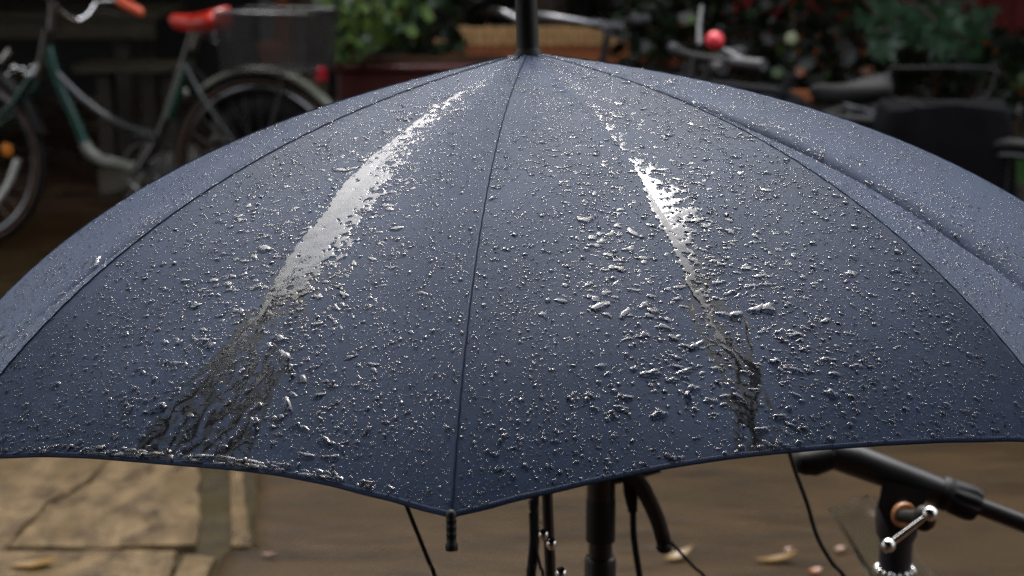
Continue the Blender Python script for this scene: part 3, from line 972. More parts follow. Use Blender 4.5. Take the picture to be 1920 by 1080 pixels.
# small wet plastic tag with shiny beads on the cord
tg = at(1000, 985, 1.60)
tag = empty('cord_tag', tg, label='small crumpled clear plastic tag wrapped round the cord left of the shaft', cat='tag')
mb = MB()
pts = [at(975, 905, 1.59), at(990, 940, 1.60), at(1004, 975, 1.595), at(1018, 1008, 1.59)]
V, F = [], []
for i, p in enumerate(curve_pts(pts, 5)):
    w = .006 + .003 * math.sin(i * 1.3)
    V += [p - tg + Vector((-w, .002 * math.sin(i * 2.1), 0)), p - tg + Vector((0, -.003 * math.cos(i * 1.7), .001)), p - tg + Vector((w, .002 * math.cos(i * 2.6), 0))]
n_ = len(V) // 3
for i in range(n_ - 1):
    F += [(i * 3, i * 3 + 1, i * 3 + 4, i * 3 + 3), (i * 3 + 1, i * 3 + 2, i * 3 + 5, i * 3 + 4)]
mb.v, mb.f = V, F
mb.build('wrap', M['sheet'], tag)
for (px, py, r_) in ((1019, 1003, .0042), (1034, 1020, .0045), (1052, 1076, .0050)):
    MB().ball(at(px, py, 1.50) - tg, r_, 12, 8, (1, 1, 1.2)).build('bead', M['chrome'], tag)

# right stand: boom arm on a clamp
bd = 1.95
pb_ = FPX / bd
C0 = at(1678, 1068, bd); B0 = Vector((C0.x, C0.y, 0))
boom = empty('boom_stand', B0, label='dark boom arm stand with chrome T handle clamp at lower right', cat='stand')
zz = lambda py: at(1678, py, bd).z
rp = 34 / pb_
MB().lathe([(rp * .98, .32), (rp, .33), (rp, zz(1078)), (rp * .95, zz(1076))], 26).build('lower_tube', M['navy_metal'], boom)
MB().lathe([(rp * .9, zz(1078)), (rp * .9, zz(1010)), (rp * 1.12, zz(995)), (rp * 1.22, zz(965)), (rp * 1.15, zz(940)), (rp * .9, zz(915)), (rp * .6, zz(905))], 26).build('upper_sleeve', M['navy_metal'], boom)
for j in range(16):
    a = j * 2 * math.pi / 16
    MB().ball((math.cos(a) * rp * .98, math.sin(a) * rp * .98, zz(1068)), .0042 if j % 2 else .0032, 10, 6).build('collar_stud', M['chrome'], boom)
for a in (90, 210, 330):
    c, s = math.cos(R(a)), math.sin(R(a))
    MB().tube([(c * .02, s * .02, .34), (c * .36, s * .36, .024)], .009, 8).build('leg', M['black_metal'], boom)
    MB().ball((c * .365, s * .365, .026), .014).build('foot', M['rubber'], boom)
MB().lathe([(rp * 1.2, .30), (rp * 1.3, .305), (rp * 1.3, .35), (rp * 1.02, .36)], 24).build('hub', M['black_plastic'], boom)
# clamp cheek plate (trapezoid with thickness)
pl = [(1655, 900), (1740, 920), (1728, 965), (1716, 1000), (1668, 1000), (1646, 950)]
f0 = [at(x, y, bd - .035) - B0 for x, y in pl]; f1 = [at(x, y, bd - .020) - B0 for x, y in pl]
mb = MB(); n_ = len(pl)
mb.add(f0 + f1, [tuple(range(n_)), tuple(range(2 * n_ - 1, n_ - 1, -1))] + [(i, i + n_, (i + 1) % n_ + n_, (i + 1) % n_) for i in range(n_)])
mb.build('cheek_plate', M['black_plastic'], boom, smooth=False)
# brown friction disc, bolt and T handle
dc = at(1694, 965, bd - .040) - B0
ax = Vector((.75, -.6, -.12)).normalized()
Md = Matrix.Translation(dc) @ Vector((.25, -1, .1)).normalized().to_track_quat('Z', 'Y').to_matrix().to_4x4()
MB().lathe([(.0125, -.004), (.0135, -.002), (.0135, .002), (.0125, .004)], 28, Md).build('friction_disc', M['brown_disc'], boom)
kb0, kb1 = at(1690, 968, bd - .046) - B0, at(1733, 972, bd - .085) - B0
MB().tube([kb0, kb0.lerp(kb1, .5), kb1], [.0065, .0075, .0085], 14).build('bolt', M['black_plastic'], boom)
MB().ball(kb1, .0125, 16, 10, (1, 1, 1.1)).build('knob', M['black_plastic'], boom)
h0, h1 = at(1665, 1023, bd - .095) - B0, at(1744, 963, bd - .095) - B0
th_ = MB().tube([h0, h1], [.0036, .0030], 12).build('handle_bar', M['chrome'], boom)
for p, r_ in ((h0, .0075), (h1, .0080)):
    d = (h1 - h0).normalized()
    Mb = Matrix.Translation(p) @ (d if p is h1 else -d).to_track_quat('Z', 'Y').to_matrix().to_4x4()
    MB().lathe([(r_ * .5, -r_ * .9), (r_ * .9, -r_ * .55), (r_, 0), (r_ * .92, r_ * .4), (r_ * .6, r_ * .8), (r_ * .3, r_ * .92)], 18, Mb).build('handle_ball', M['chrome'], boom)
# boom arm with thick grip part, clutch and thin end
bz = lambda x, y: at(x, y, bd - .01) - B0
MB().tube([bz(1560, 852), bz(1600, 862), bz(1690, 895), bz(1770, 925)], [.015, .0175, .0165, .0155], 20).build('boom_grip', M['black_metal'], boom)
ca, cb = bz(1768, 924), bz(1832, 948)
cl = MB()
for j in range(24):
    a = j * 2 * math.pi / 24
    pass
dirc = (cb - ca); Lc = dirc.length
Mc = Matrix.Translation(ca) @ dirc.normalized().to_track_quat('Z', 'Y').to_matrix().to_4x4()
prof = [(.0165, -.004), (.0185, 0), (.0185, .006), (.0170, .008), (.0175, .012), (.0185, .030), (.0165, Lc), (.012, Lc + .002)]
vs_, fs_ = [], []
seg = 40
for (r_, z) in prof:
    for j in range(seg):
        a = 2 * math.pi * j / seg
        q = r_ * (1 + (.05 * (1 if j % 4 < 2 else -1) if z > .01 else 0))
        vs_.append(Mc @ Vector((q * math.cos(a), q * math.sin(a), z)))
for i in range(len(prof) - 1):
    for j in range(seg):
        j2 = (j + 1) % seg
        fs_.append((i * seg + j, i * seg + j2, (i + 1) * seg + j2, (i + 1) * seg + j))
fs_.append(tuple((len(prof) - 1) * seg + j for j in range(seg)))
cl.add(vs_, fs_)
cl.build('clutch', M['rubber'], boom)
MB().tube([bz(1825, 945), bz(1925, 983), bz(2150, 1065)], .0098, 16).build('boom_tube', M['black_metal'], boom)
MB().tube([bz(1500, 868), bz(1525, 866), bz(1560, 856)], [.0125, .0155, .0135], 16).build('end_knob', M['rubber'], boom)
MB().ball(bz(1513, 867), .0155, 16, 10, (1, .9, .9)).build('knob_cap', M['rubber'], boom)
# clear plastic sleeve hung on the stand
sl0 = at(1650, 1010, bd + .06)
sleeve = empty('plastic_sleeve', sl0, label='clear wet plastic sleeve hanging tilted behind the boom stand clamp', cat='sleeve')
co = [(1552, 955), (1625, 926), (1755, 1090), (1660, 1130)]
for dd, nm in ((.0, 'front_sheet'), (.010, 'back_sheet')):
    A, B, Cc, D = [at(x + dd * 900, y + dd * 300, bd + .06 + dd) - sl0 for x, y in co]
    mb = MB(); V, F = [], []
    for i in range(15):
        for j in range(11):
            u_, w_ = i / 14, j / 10
            p = (A.lerp(B, w_)).lerp(D.lerp(Cc, w_), u_)
            V.append(p + Vector((0, .0022 * math.sin(u_ * 9 + w_ * 4 + dd * 200) + .0015 * math.sin(w_ * 11), 0)))
    for i in range(14):
        for j in range(10):
            a = i * 11 + j
            F.append((a, a + 1, a + 12, a + 11))
    mb.v, mb.f = V, F
    o = mb.build(nm, M['sheet'], sleeve)
    md = o.modifiers.new('thickness', 'SOLIDIFY'); md.thickness = .0005

# ------------------------------------------------------------------ bicycles
def wheel(parent, c, rad, M3, tyre_m, rim_m, spokes=28, reflector=None, wall=None):
    """wheel in the local x-z plane; M3 turns it (steering)"""
    W_ = empty('wheel', c, parent=parent)
    t = MB().torus((0, 0, 0), rad - .018, .018, 56, 10, M3).build('tyre', tyre_m, W_)
    if wall:
        for sy in (-1, 1):
            MB().torus(M3 @ Vector((0, sy * .0135, 0)), rad - .024, .006, 56, 6, M3).build('tyre_wall', wall, W_)
    mbr = MB().torus((0, 0, 0), rad - .045, .010, 56, 8, M3, flat=1.2).build('rim', rim_m, W_)
    mb = MB()
    for j in range(spokes):
        a = 2 * math.pi * j / spokes
        b = a + (.55 if j % 2 else -.55)
        y = .028 if (j // 2) % 2 else -.028
        p0 = M3 @ Vector((math.cos(b) * .022, y, math.sin(b) * .022)); p1 = M3 @ Vector((math.cos(a) * (rad - .05), 0, math.sin(a) * (rad - .05)))
        mb.tube([p0, p1], .0011, 4)
    mb.build('spokes', M['spoke'], W_, kind='stuff')
    hb = M3 @ Vector((0, .045, 0))
    MB().tube([-hb, -hb * .7, -hb * .6, hb * .6, hb * .7, hb], [.006, .006, .022, .022, .006, .006], 14).build('hub', M['dull_chrome'], W_)
    return W_
def bar_tube(parent, pts, r_, m, name, n=10, **k):
    return MB().tube(curve_pts(pts, n), r_, 12).build(name, m, parent, **k)
def saddle(parent, p, L, Wd, m, ang=0.0, springs=True):
    """padded saddle: nose along +x"""
    V, F = [], []
    n1, n2 = 18, 16
    for i in range(n1 + 1):
        t = i / n1
        x = L * (t - .42)
        w = Wd / 2 * ((1 - t) ** .25 if t > .0 else 1) * (0.24 + .76 * (1 / (1 + math.exp((t - .42) * 11))))
        w *= math.sin(math.pi * min(1, t * 5 + .08) / 2) if t < .2 else 1
        if t > .93: w *= max(.25, 1 - ((t - .93) / .07) ** 2)
        th = .080 * (1 - .45 * t) * (1 if t < .93 else max(.3, 1 - (t - .93) / .1))
        zc = .008 * math.cos(t * 5.2) + .004
        for j in range(n2):
            a = 2 * math.pi * j / n2
            z = math.sin(a); z = z * .5 if z > 0 else z * .62
            V.append((x, math.cos(a) * w, zc + z * th))
    for i in range(n1):
        for j in range(n2):
            j2 = (j + 1) % n2
            F.append((i * n2 + j, i * n2 + j2, (i + 1) * n2 + j2, (i + 1) * n2 + j))
    F += [tuple(range(n2 - 1, -1, -1)), tuple(n1 * n2 + j for j in range(n2))]
    mb = MB(); mb.v, mb.f = V, F
    o = mb.build('saddle', m, parent)
    o.location = p; o.rotation_euler = (0, ang, 0)
    if springs:
        sp = MB()
        for sy in (-1, 1):
            pts = [Vector((-L * .27 + .013 * math.cos(a), sy * Wd * .28 + .013 * math.sin(a), -.03 - a * .0018)) for a in np.linspace(0, 22, 70)]
            sp.tube(pts, .0024, 5)
            sp.tube([(L * .42, 0, -.012), (0, sy * .022, -.045), (-L * .28, sy * Wd * .28, -.066)], .0035, 6)
        sp.build('saddle_springs', M['dull_chrome'], o)
    return o
def chain_parts(parent, bb, rear, m_guard=None):
    g_ = MB()
    g_.torus(bb + Vector((0, -.045, 0)), .088, .006, 40, 6, None).torus(bb + Vector((0, -.045, 0)), .03, .006, 20, 6)
    for a in range(5):
        c, s = math.cos(a * 1.2566), math.sin(a * 1.2566)
        g_.tube([bb + Vector((c * .02, -.045, s * .02)), bb + Vector((c * .088, -.045, s * .088))], .004, 6)
    g_.build('chainring', M['dull_chrome'], parent)
    for sgn, y in ((1, -.065), (-1, .065)):
        d = Vector((.10, 0, -.138)) * sgn
        cr = MB().tube([bb + Vector((0, y, 0)), bb + Vector((0, y, 0)) + d], [.011, .008], 10, flat=.6).build('crank', M['dull_chrome'], parent)
        pd = bb + Vector((0, y * 1.9, 0)) + d
        MB().box(pd - Vector((.045, .035, .011)), pd + Vector((.045, .035, .011)), .006).build('pedal', M['rubber'], cr)
    ch = MB()
    rd = (rear - bb)
    for off in (.086, -.086):
        ch.tube([bb + Vector((0, -.045, off)), rear + Vector((0, -.045, off * .42))], .0045, 5)
    ch.build('chain', M['steel'], parent)

# --- bicycle with the red saddle, left
Df, Dr = 6.70, 6.36
fa = at(-69, 290, Df); ra = at(491, 322, Dr)
rear_g = Vector((ra.x, ra.y, 0))
dirb = Vector((fa.x - ra.x, fa.y - ra.y, 0)); ang_b = math.atan2(dirb.y, dirb.x); WB = dirb.length
Rb = Matrix.Rotation(ang_b, 3, 'Z')
WR = .342
nb = Rb @ Vector((0, 1, 0))
def bp(px, py, off=0.0):
    """bicycle-plane coordinates of a spot in the photograph"""
    d = RW.T @ np.array([(px - 960) / FPX, (540 - py) / FPX, 1.0]); d = Vector(d)
    o = Vector(CAM) - rear_g - nb * off
    t = -o.dot(nb) / d.dot(nb)
    return Rb.transposed() @ (Vector(CAM) + d * t - rear_g)
bike = empty('bicycle', rear_g, ang_b, label='step-through black and teal bicycle with red saddle and orange handlebar grip', cat='bicycle')
I3 = Matrix.Identity(3)
fw = Vector((WB, 0, WR)); rw = Vector((0, 0, WR))
wheel(bike, fw, WR, I3, M['rubber'], M['dull_chrome'], wall=M['tan_rubber'])
wheel(bike, rw, WR, I3, M['rubber'], M['dull_chrome'], wall=M['tan_rubber'])
hd_t, hd_b = bp(92, 55), bp(78, 128)
bar_tube(bike, [hd_t, hd_b], .021, M['black_paint'], 'head_tube')
bbp = bp(262, 318)
bar_tube(bike, [bp(90, 88), bp(108, 150), bp(140, 222), bp(160, 272)], .021, M['teal'], 'down_tube')
bar_tube(bike, [bp(158, 268), bp(172, 288), bp(192, 301), bp(213, 305), bp(238, 312), bbp], .0215, M['cream'], 'down_tube', label='cream lower end of the swooping tube')
bar_tube(bike, [bp(80, 108), bp(118, 150), bp(160, 190), bp(215, 228), bp(288, 252)], .015, M['black_paint'], 'top_tube')
bar_tube(bike, [bp(366, 52), bp(335, 150), bp(300, 252), bbp], .017, M['black_paint'], 'seat_tube')
MB().tube([bp(352, 118), bp(318, 222)], .0195, 12).build('seat_tube_sleeve', M['teal'], bike)
MB().tube([bp(372, 62), bp(362, 92)], .0145, 12).build('seat_post', M['dull_chrome'], bike)
for sy in (-.055, .055):
    bar_tube(bike, [bp(352, 120) + Vector((0, sy * .3, 0)), bp(400, 190) + Vector((0, sy, 0)), rw + Vector((0, sy, 0))], .008, M['black_paint'], 'seat_stay')
    bar_tube(bike, [bbp + Vector((0, sy * .5, 0)), rw + Vector((0, sy, 0))], .009, M['black_paint'], 'chain_stay')
    bar_tube(bike, [bp(72, 140) + Vector((0, sy * .8, 0)), bp(20, 210) + Vector((0, sy, 0)), fw + Vector((.03, sy, .02)), fw + Vector((0, sy, 0))], .012, M['teal'], 'fork_blade')
bar_tube(bike, [bp(80, 120), bp(70, 145)], .026, M['dull_chrome'], 'fork_crown')
saddle(bike, bp(383, 40), .235, .19, M['red_saddle'], R(2))
# stem, swept handlebar, grips
bar_tube(bike, [bp(95, 62), bp(98, 15), bp(100, -2)], .0125, M['dull_chrome'], 'stem')
near = -.22
hb_pts = [bp(100, 2), bp(112, 22, near * .25), bp(140, 38, near * .6), bp(163, 28, near * .8), bp(182, 4, near), bp(212, 0, near), bp(224, 4, near)]
bar_tube(bike, hb_pts, .011, M['chrome'], 'handlebar')
g0, g1 = bp(220, 0, near), bp(268, 25, near)
MB().tube([g0, g0.lerp(g1, .1), g0.lerp(g1, .85), g1], [.014, .018, .0175, .014], 14).build('grip', M['orange_grip'], bike)
hb2 = [bp(98, 2), bp(80, -8, -near * .4), bp(60, -30, -near * .7), bp(90, -45, -near), bp(130, -38, -near)]
bar_tube(bike, hb2, .011, M['chrome'], 'handlebar')
MB().tube([bp(128, -38, -near), bp(172, -20, -near)], .017, 12).build('grip', M['orange_grip'], bike)
bar_tube(bike, [bp(160, 22, near), bp(195, 20, near), bp(225, 26, near)], .004, M['dull_chrome'], 'brake_lever')
# mudguards
def mudguard(c, a0, a1, m, name, r_=None, w=.028):
    r_ = r_ or WR + .022
    V, F = [], []
    n_ = 36
    for i in range(n_ + 1):
        a = a0 + (a1 - a0) * i / n_
        for j, (y, dr) in enumerate(((-w, -.014), (-w * .7, 0), (0, .006), (w * .7, 0), (w, -.014))):
            V.append((c.x + (r_ + dr) * math.cos(a), y, c.z + (r_ + dr) * math.sin(a)))
    for i in range(n_):
        for j in range(4):
            F.append((i * 5 + j, i * 5 + j + 1, i * 5 + j + 6, i * 5 + j + 5))
    mb = MB(); mb.v, mb.f = V, F
    o = mb.build(name, m, bike)
    md = o.modifiers.new('thickness', 'SOLIDIFY'); md.thickness = .0015
mudguard(fw, R(20), R(165), M['black_paint'], 'mudguard')
mudguard(rw, R(50), R(200), M['cream'], 'mudguard')
# dark coat guard over the upper rear wheel
V, F = [], []
for i in range(21):
    a = R(35 + 130 * i / 20)
    V += [(rw.x + .13 * math.cos(a), -.042, rw.z + .13 * math.sin(a)), (rw.x + .315 * math.cos(a), -.036, rw.z + .315 * math.sin(a))]
for i in range(20): F.append((i * 2, i * 2 + 1, i * 2 + 3, i * 2 + 2))
mb = MB(); mb.v, mb.f = V, F
o = mb.build('coat_guard', M['black_plastic'], bike); md = o.modifiers.new('thickness', 'SOLIDIFY'); md.thickness = .002
# rack and lamps
for sy in (-.055, .055):
    bar_tube(bike, [bp(425, 128) + Vector((0, sy, 0)), bp(500, 130) + Vector((0, sy, 0)), bp(600, 132) + Vector((0, sy, 0))], .006, M['black_paint'], 'rack_rail', 4)
    bar_tube(bike, [bp(540, 132) + Vector((0, sy, 0)), bp(535, 190) + Vector((0, sy * 1.1, 0)), rw + Vector((0, sy * 1.1, 0))], .006, M['black_paint'], 'rack_strut', 4)
for px in (440, 480, 520, 560, 597):
    MB().tube([bp(px, 131) + Vector((0, -.055, 0)), bp(px, 131) + Vector((0, .055, 0))], .004, 6).build('rack_rung', M['black_paint'], bike)
rl = bp(600, 137)
MB().box(rl - Vector((.014, .035, .03)), rl + Vector((.010, .035, .022)), .006).build('rear_lamp', M['red_plastic'], bike)
MB().ball(bp(345, 173, -.04), .016, 12, 8).build('side_reflector', M['white_plastic'], bike)
dr_ = bp(405, 235, -.05)
dm = MB().tube([dr_ + Vector((0, 0, .06)), dr_, dr_ + Vector((-.02, 0, -.06))], [.014, .018, .012], 10)
dm.ball(dr_ + Vector((.01, -.01, .05)), .020, 10, 8).ball(dr_ + Vector((.01, -.01, -.05)), .020, 10, 8)
dm.build('gear_hub', M['dull_chrome'], bike)
chain_parts(bike, bbp, rw)
MB().ball(bp(12, 281, -.03), .026, 14, 8, (1, .35, 1)).build('wheel_reflector', M['orange'], bike)
# front lamp bracket with small chrome fittings
lm = MB()
for (px, py, r_) in ((14, 142, .017), (26, 128, .016), (41, 130, .013), (8, 160, .015), (54, 140, .017), (6, 182, .015), (60, 126, .010)):
    lm.ball(bp(px, py, -.05 - .01 * (px % 3)), r_, 10, 7)
lm.tube([bp(0, 118, -.08), bp(20, 92, -.08)], .012, 10).tube([bp(14, 142, -.06), bp(54, 140, -.06)], .006, 6)
lm.tube([bp(0, 180, -.06), bp(14, 142, -.06)], .006, 6)
lm.build('brake_fitting', M['chrome'], bike)
# light inner fork stay seen through the wheel
bar_tube(bike, [bp(32, 300, -.04), bp(15, 345, -.04), bp(-12, 385, -.04)], .012, M['white_plastic'], 'dynamo_stay')

# wire basket riding on the rack
bk = bp(520, 75)
bkw = rear_g + Rb @ bk
basket = empty('wire_basket', (bkw.x, bkw.y, bkw.z - .098), ang_b, label='dark wire mesh basket standing on the rear rack of the red saddled bicycle', cat='basket')
bx, by, bh = .170, .13, .198
for (ax_, sgn) in (('x', 1), ('x', -1), ('y', 1), ('y', -1), ('z', 0)):
    mb = MB()
    st = .011
    if ax_ == 'y':
        y = sgn * by
        for x in np.arange(-bx, bx + .001, st): mb.tube([(x * .92, y * .92, 0), (x, y, bh)], .0013, 4, False)
        for z in np.arange(0, bh + .001, st): mb.tube([(-bx * (.92 + .08 * z / bh), y * (.92 + .08 * z / bh), z), (bx * (.92 + .08 * z / bh), y * (.92 + .08 * z / bh), z)], .0013, 4, False)
    elif ax_ == 'x':
        x = sgn * bx
        for y in np.arange(-by, by + .001, st): mb.tube([(x * .92, y * .92, 0), (x, y, bh)], .0013, 4, False)
        for z in np.arange(0, bh + .001, st): mb.tube([(x * (.92 + .08 * z / bh), -by, z), (x * (.92 + .08 * z / bh), by, z)], .0013, 4, False)
    else:
        for x in np.arange(-bx * .9, bx * .9, st * 1.5): mb.tube([(x, -by * .9, 0), (x, by * .9, 0)], .0013, 4, False)
    mb.build('mesh_side' if ax_ != 'z' else 'mesh_floor', M['black_metal'], basket, kind='stuff')
MB().tube([(-bx, -by, bh), (bx, -by, bh), (bx, by, bh), (-bx, by, bh), (-bx, -by, bh)], .005, 8).build('top_rim', M['dull_chrome'], basket)
MB().tube([(-bx * .92, -by * .92, 0), (bx * .92, -by * .92, 0), (bx * .92, by * .92, 0), (-bx * .92, by * .92, 0), (-bx * .92, -by * .92, 0)], .004, 8).build('bottom_rim', M['black_metal'], basket)
for sx_ in (-1, 1):
    for sy in (-1, 1):
        MB().tube([(sx_ * bx * .92, sy * by * .92, 0), (sx_ * bx, sy * by, bh)], .004, 8).build('corner_wire', M['black_metal'], basket)

# --- general bicycle for the ones mostly hidden behind the umbrella
def bicycle(pos, ang, label, bar_h=.95, saddle_h=.86, frame_m='matte_frame', steer=0.0, bar='flat', WRr=.33, wb=1.05, saddle_m='rubber', sad=True, bar_m='rubber'):
    b = empty('bicycle', (pos[0], pos[1], 0), ang, label=label, cat='bicycle')
    fm = M[frame_m]
    rr_, ff_ = Vector((0, 0, WRr)), Vector((wb, 0, WRr))
    Ms = Matrix.Rotation(steer, 3, 'Z')
    wheel(b, rr_, WRr, I3, M['rubber'], M['black_metal'], 24)
    wheel(b, ff_, WRr, Ms, M['rubber'], M['black_metal'], 24)
    bb_ = Vector((.44, 0, .28)); ht, hb_ = Vector((wb - .20, 0, bar_h - .12)), Vector((wb - .14, 0, .66))
    stp = Vector((.25, 0, saddle_h - .12))
    for nm, a, c, r_ in (('head_tube', ht, hb_, .019), ('down_tube', hb_, bb_, .017), ('top_tube', ht.lerp(hb_, .3), stp.lerp(bb_, .12), .014), ('seat_tube', stp, bb_, .016)):
        MB().tube([a, c], r_, 12).build(nm, fm, b)
    for sy in (-.05, .05):
        MB().tube([stp.lerp(bb_, .1) + Vector((0, sy * .3, 0)), rr_ + Vector((0, sy, 0))], .007, 8).build('seat_stay', fm, b)
        MB().tube([bb_ + Vector((0, sy * .5, 0)), rr_ + Vector((0, sy, 0))], .008, 8).build('chain_stay', fm, b)
        MB().tube([hb_ + Vector((0, sy * .8, 0)), ff_ + Ms @ Vector((-.03, sy, .1)), ff_ + Ms @ Vector((0, sy, 0))], .010, 8).build('fork_blade', fm, b)
    if sad:
        MB().tube([stp, Vector((stp.x - .03, 0, saddle_h - .03))], .0135, 10).build('seat_post', M['dull_chrome'], b)
        saddle(b, Vector((stp.x - .03, 0, saddle_h)), .26, .17, M[saddle_m])
    top = Vector((ht.x - .02, 0, bar_h))
    MB().tube([ht, top], .0125, 10).build('stem', M['black_metal'], b)
    if bar == 'flat':
        pts = [top + Ms @ Vector((-.06, -.28, .0)), top + Ms @ Vector((-.02, -.14, .0)), top, top + Ms @ Vector((-.02, .14, .0)), top + Ms @ Vector((-.06, .28, .0))]
    else:
        pts = [top + Ms @ Vector((-.20, -.25, -.01)), top + Ms @ Vector((-.02, -.24, .02)), top + Ms @ Vector((.03, -.10, .03)), top, top + Ms @ Vector((.03, .10, .03)), top + Ms @ Vector((-.02, .24, .02)), top + Ms @ Vector((-.20, .25, -.01))]
    bar_tube(b, pts, .0115, M[bar_m], 'handlebar', 6)
    for e_ in (0, -1):
        q = pts[e_]; q2 = pts[1] if e_ == 0 else pts[-2]
        d = (q2 - q).normalized()
        MB().tube([q - d * .005, q + d * .11], .016, 12).build('grip', M['grey_rubber'], b)
    chain_parts(b, bb_, rr_)
    return b, top, Ms
def place_bike(px, py, depth, ang, steer, local_x, **kw):
    """put the bicycle so that its bar clamp is where the photo shows it"""
    p = at(px, py, depth)
    off = Matrix.Rotation(ang, 3, 'Z') @ Vector((local_x, 0, 0))
    return bicycle((p.x - off.x, p.y - off.y), ang, bar_h=p.z, **kw, steer=steer)
place_bike(985, 42, 5.9, R(198), R(14), 1.05 - .22, label='dark bicycle with silver swept bar end showing just left of the umbrella ferrule', bar='swept', sad=False, bar_m='dull_chrome')
place_bike(1143, 46, 5.8, R(168), R(-4), 1.05 - .22, label='black bicycle with short grey handlebar seen end on right of the ferrule', sad=False)
bd_, top_, Ms_ = place_bike(1332, 112, 5.1, R(160), R(8), 1.05 - .22, label='black bicycle with a red ball horn on its handlebar', sad=False)
# horn ball and mirror stalk are parts of that bicycle
def to_local(o, p):
    Mz = Matrix.Rotation(-o.rotation_euler.z, 3, 'Z')
    return Mz @ (p - Vector(o.location))
MB().ball(to_local(bd_, at(1340, 76, 5.05)), .0265, 20, 14).build('horn_ball', M['ball_red'], bd_)
MB().tube([to_local(bd_, at(1358, 96, 5.0)), to_local(bd_, at(1400, 118, 4.95))], [.011, .013], 12).build('brake_lever', M['grey_rubber'], bd_)
MB().tube([to_local(bd_, at(1312, 85, 5.1)), to_local(bd_, at(1311, 50, 5.15)), to_local(bd_, at(1316, 12, 5.2))], [.009, .007, .006], 8).build('mirror_stalk', M['grey_rubber'], bd_)
# bicycle with black saddle facing left, right side
sd = at(1605, 172, 5.2)
e_ang = R(200)
off = Matrix.Rotation(e_ang, 3, 'Z') @ Vector((.22, 0, 0))
be, _, _ = bicycle((sd.x - off.x, sd.y - off.y), e_ang, 'low black bicycle with wet black saddle and loop rack behind it', bar_h=.86, saddle_h=sd.z, WRr=.20, wb=.95)
q = [at(1668, 128, 5.3), at(1850, 128, 5.3), at(1862, 150, 5.3), at(1850, 180, 5.3), at(1815, 191, 5.3), at(1690, 188, 5.3), at(1668, 170, 5.3)]
MB().tube(curve_pts([to_local(be, p) for p in q + [q[0]]], 5), .0055, 8).build('rack_loop', M['rubber'], be)
q = [at(1655, 196, 5.2), at(1700, 186, 5.3)]
MB().tube([to_local(be, p) for p in q], .006, 8).build('rack_strut', M['black_metal'], be)
# last bicycle: wheel at the right edge
wv = at(2015, 205, 8.45)
bf, _, _ = bicycle((wv.x, wv.y), R(4), 'bicycle at the right edge of which only the pale rimmed wheel shows', bar_h=.95, WRr=.335)
MB().tube([to_local(bf, at(1908, 112, 8.35)), to_local(bf, at(1935, 108, 8.35))], .008, 8).build('lamp_bracket', M['chrome'], bf)
pr = [to_local(bf, at(x, y, 8.38)) for x, y in ((1919, 180), (1912, 200), (1908, 222))]
MB().tube(curve_pts(pr, 4), .016, 8, flat=.4).build('spoke_reflector', M['white_plastic'], bf)

# ------------------------------------------------------------------ furniture and containers behind
# picnic table and bench, left
ty = 8.6
tl, tr_ = at_y(-160, 30, ty), at_y(300, 30, ty)
tz = at_y(100, 22, ty).z
tb = empty('picnic_table', ((tl.x + tr_.x) / 2, ty, 0), label='dark wet wooden table with attached legs behind the red saddled bicycle', cat='table')
hw = (tr_.x - tl.x) / 2
for j in range(6):
    y0 = -.05 + j * .125
    MB().box((-hw, y0, tz - .04), (hw, y0 + .115, tz + random.uniform(-.002, .002)), .006).build('plank', M['wood_olive'], tb)
MB().box((-hw + .02, -.045, tz - .125), (hw - .02, -.02, tz - .042), .004).build('apron', M['wood_olive'], tb)
for x in (-hw + .12, hw - .22):
    for y in (.0, .55):
        MB().box((x, y, 0), (x + .07, y + .07, tz - .042), .005).build('leg', M['wood_dark'], tb)
by_ = 8.1
bz_ = at_y(230, 122, by_).z
bl, br_ = at_y(135, 125, by_), at_y(345, 125, by_)
bn = empty('bench', ((bl.x + br_.x) / 2, by_, 0), label='low dark plank bench in front of the wet wooden table', cat='bench')
hb = (br_.x - bl.x) / 2
for j in range(2):
    MB().box((-hb, j * .14, bz_ - .04), (hb, j * .14 + .13, bz_), .006).build('plank', M['wood_olive'], bn)
for x in (-hb * .62, hb * .55):
    MB().box((x, .05, 0), (x + .06, .19, bz_ - .042), .004).build('leg', M['wood_dark'], bn)
# a loose board leaning low between the legs
ld = at_y(275, 195, 7.6)
lb = MB().box((-.22, -.06, -.012), (.22, .06, .012), .004).build('board', M['wood_olive'], None)
props(lb, 'loose olive brown board leaning low behind the bicycle frame', 'board')
lb.location = (ld.x, 7.6, .14); lb.rotation_euler = (R(60), R(-14), 0)

# house front far behind: wall, grey post, orange post, windows
WY = 11.6
hs_ = empty('building', (0, WY, 0), label='dark house front at the back with grey and orange door posts', cat='building')
MB().box((-9, 0, 0), (9, .4, 7.5)).build('wall', M['wall_dark'], hs_, smooth=False)
# unseen board roof added to shade the yard, cut short to light the bench
for j in range(26):
    x = -7.8 + j * .6
    MB().box((x, -.7 if -1.7 < x < 1.1 else -5.8, 2.22 + random.uniform(0, .004)), (x + .59, -.01, 2.25)).build('shade_roof_board', M['wood_dark'], hs_, smooth=False)
for x0_, x1_, y_ in ((-8, -1.8, -5.8), (1.3, 8, -5.8), (-1.8, 1.3, -.7)):
    MB().box((x0_, y_ - .05, 2.08), (x1_, y_ + .05, 2.215), .01).build('shade_roof_beam', M['wood_dark'], hs_)
for i in range(5):
    x = -7.2 + i * 3.3
    for z in (1.6, 4.6):
        w_ = MB().box((x - .55, -.06, z), (x + .55, -.003, z + 1.6)).build('window', M['wall_grey'], hs_, smooth=False)
        for a, b in ((-.48, -.03), (.03, .48)):
            MB().box((x + a, -.075, z + .07), (x + b, -.063, z + 1.53)).build('pane', M['glass_dark'], w_, smooth=False)
gp0, gp1 = at_y(488, 10, WY - .1), at_y(513, 10, WY - .1)
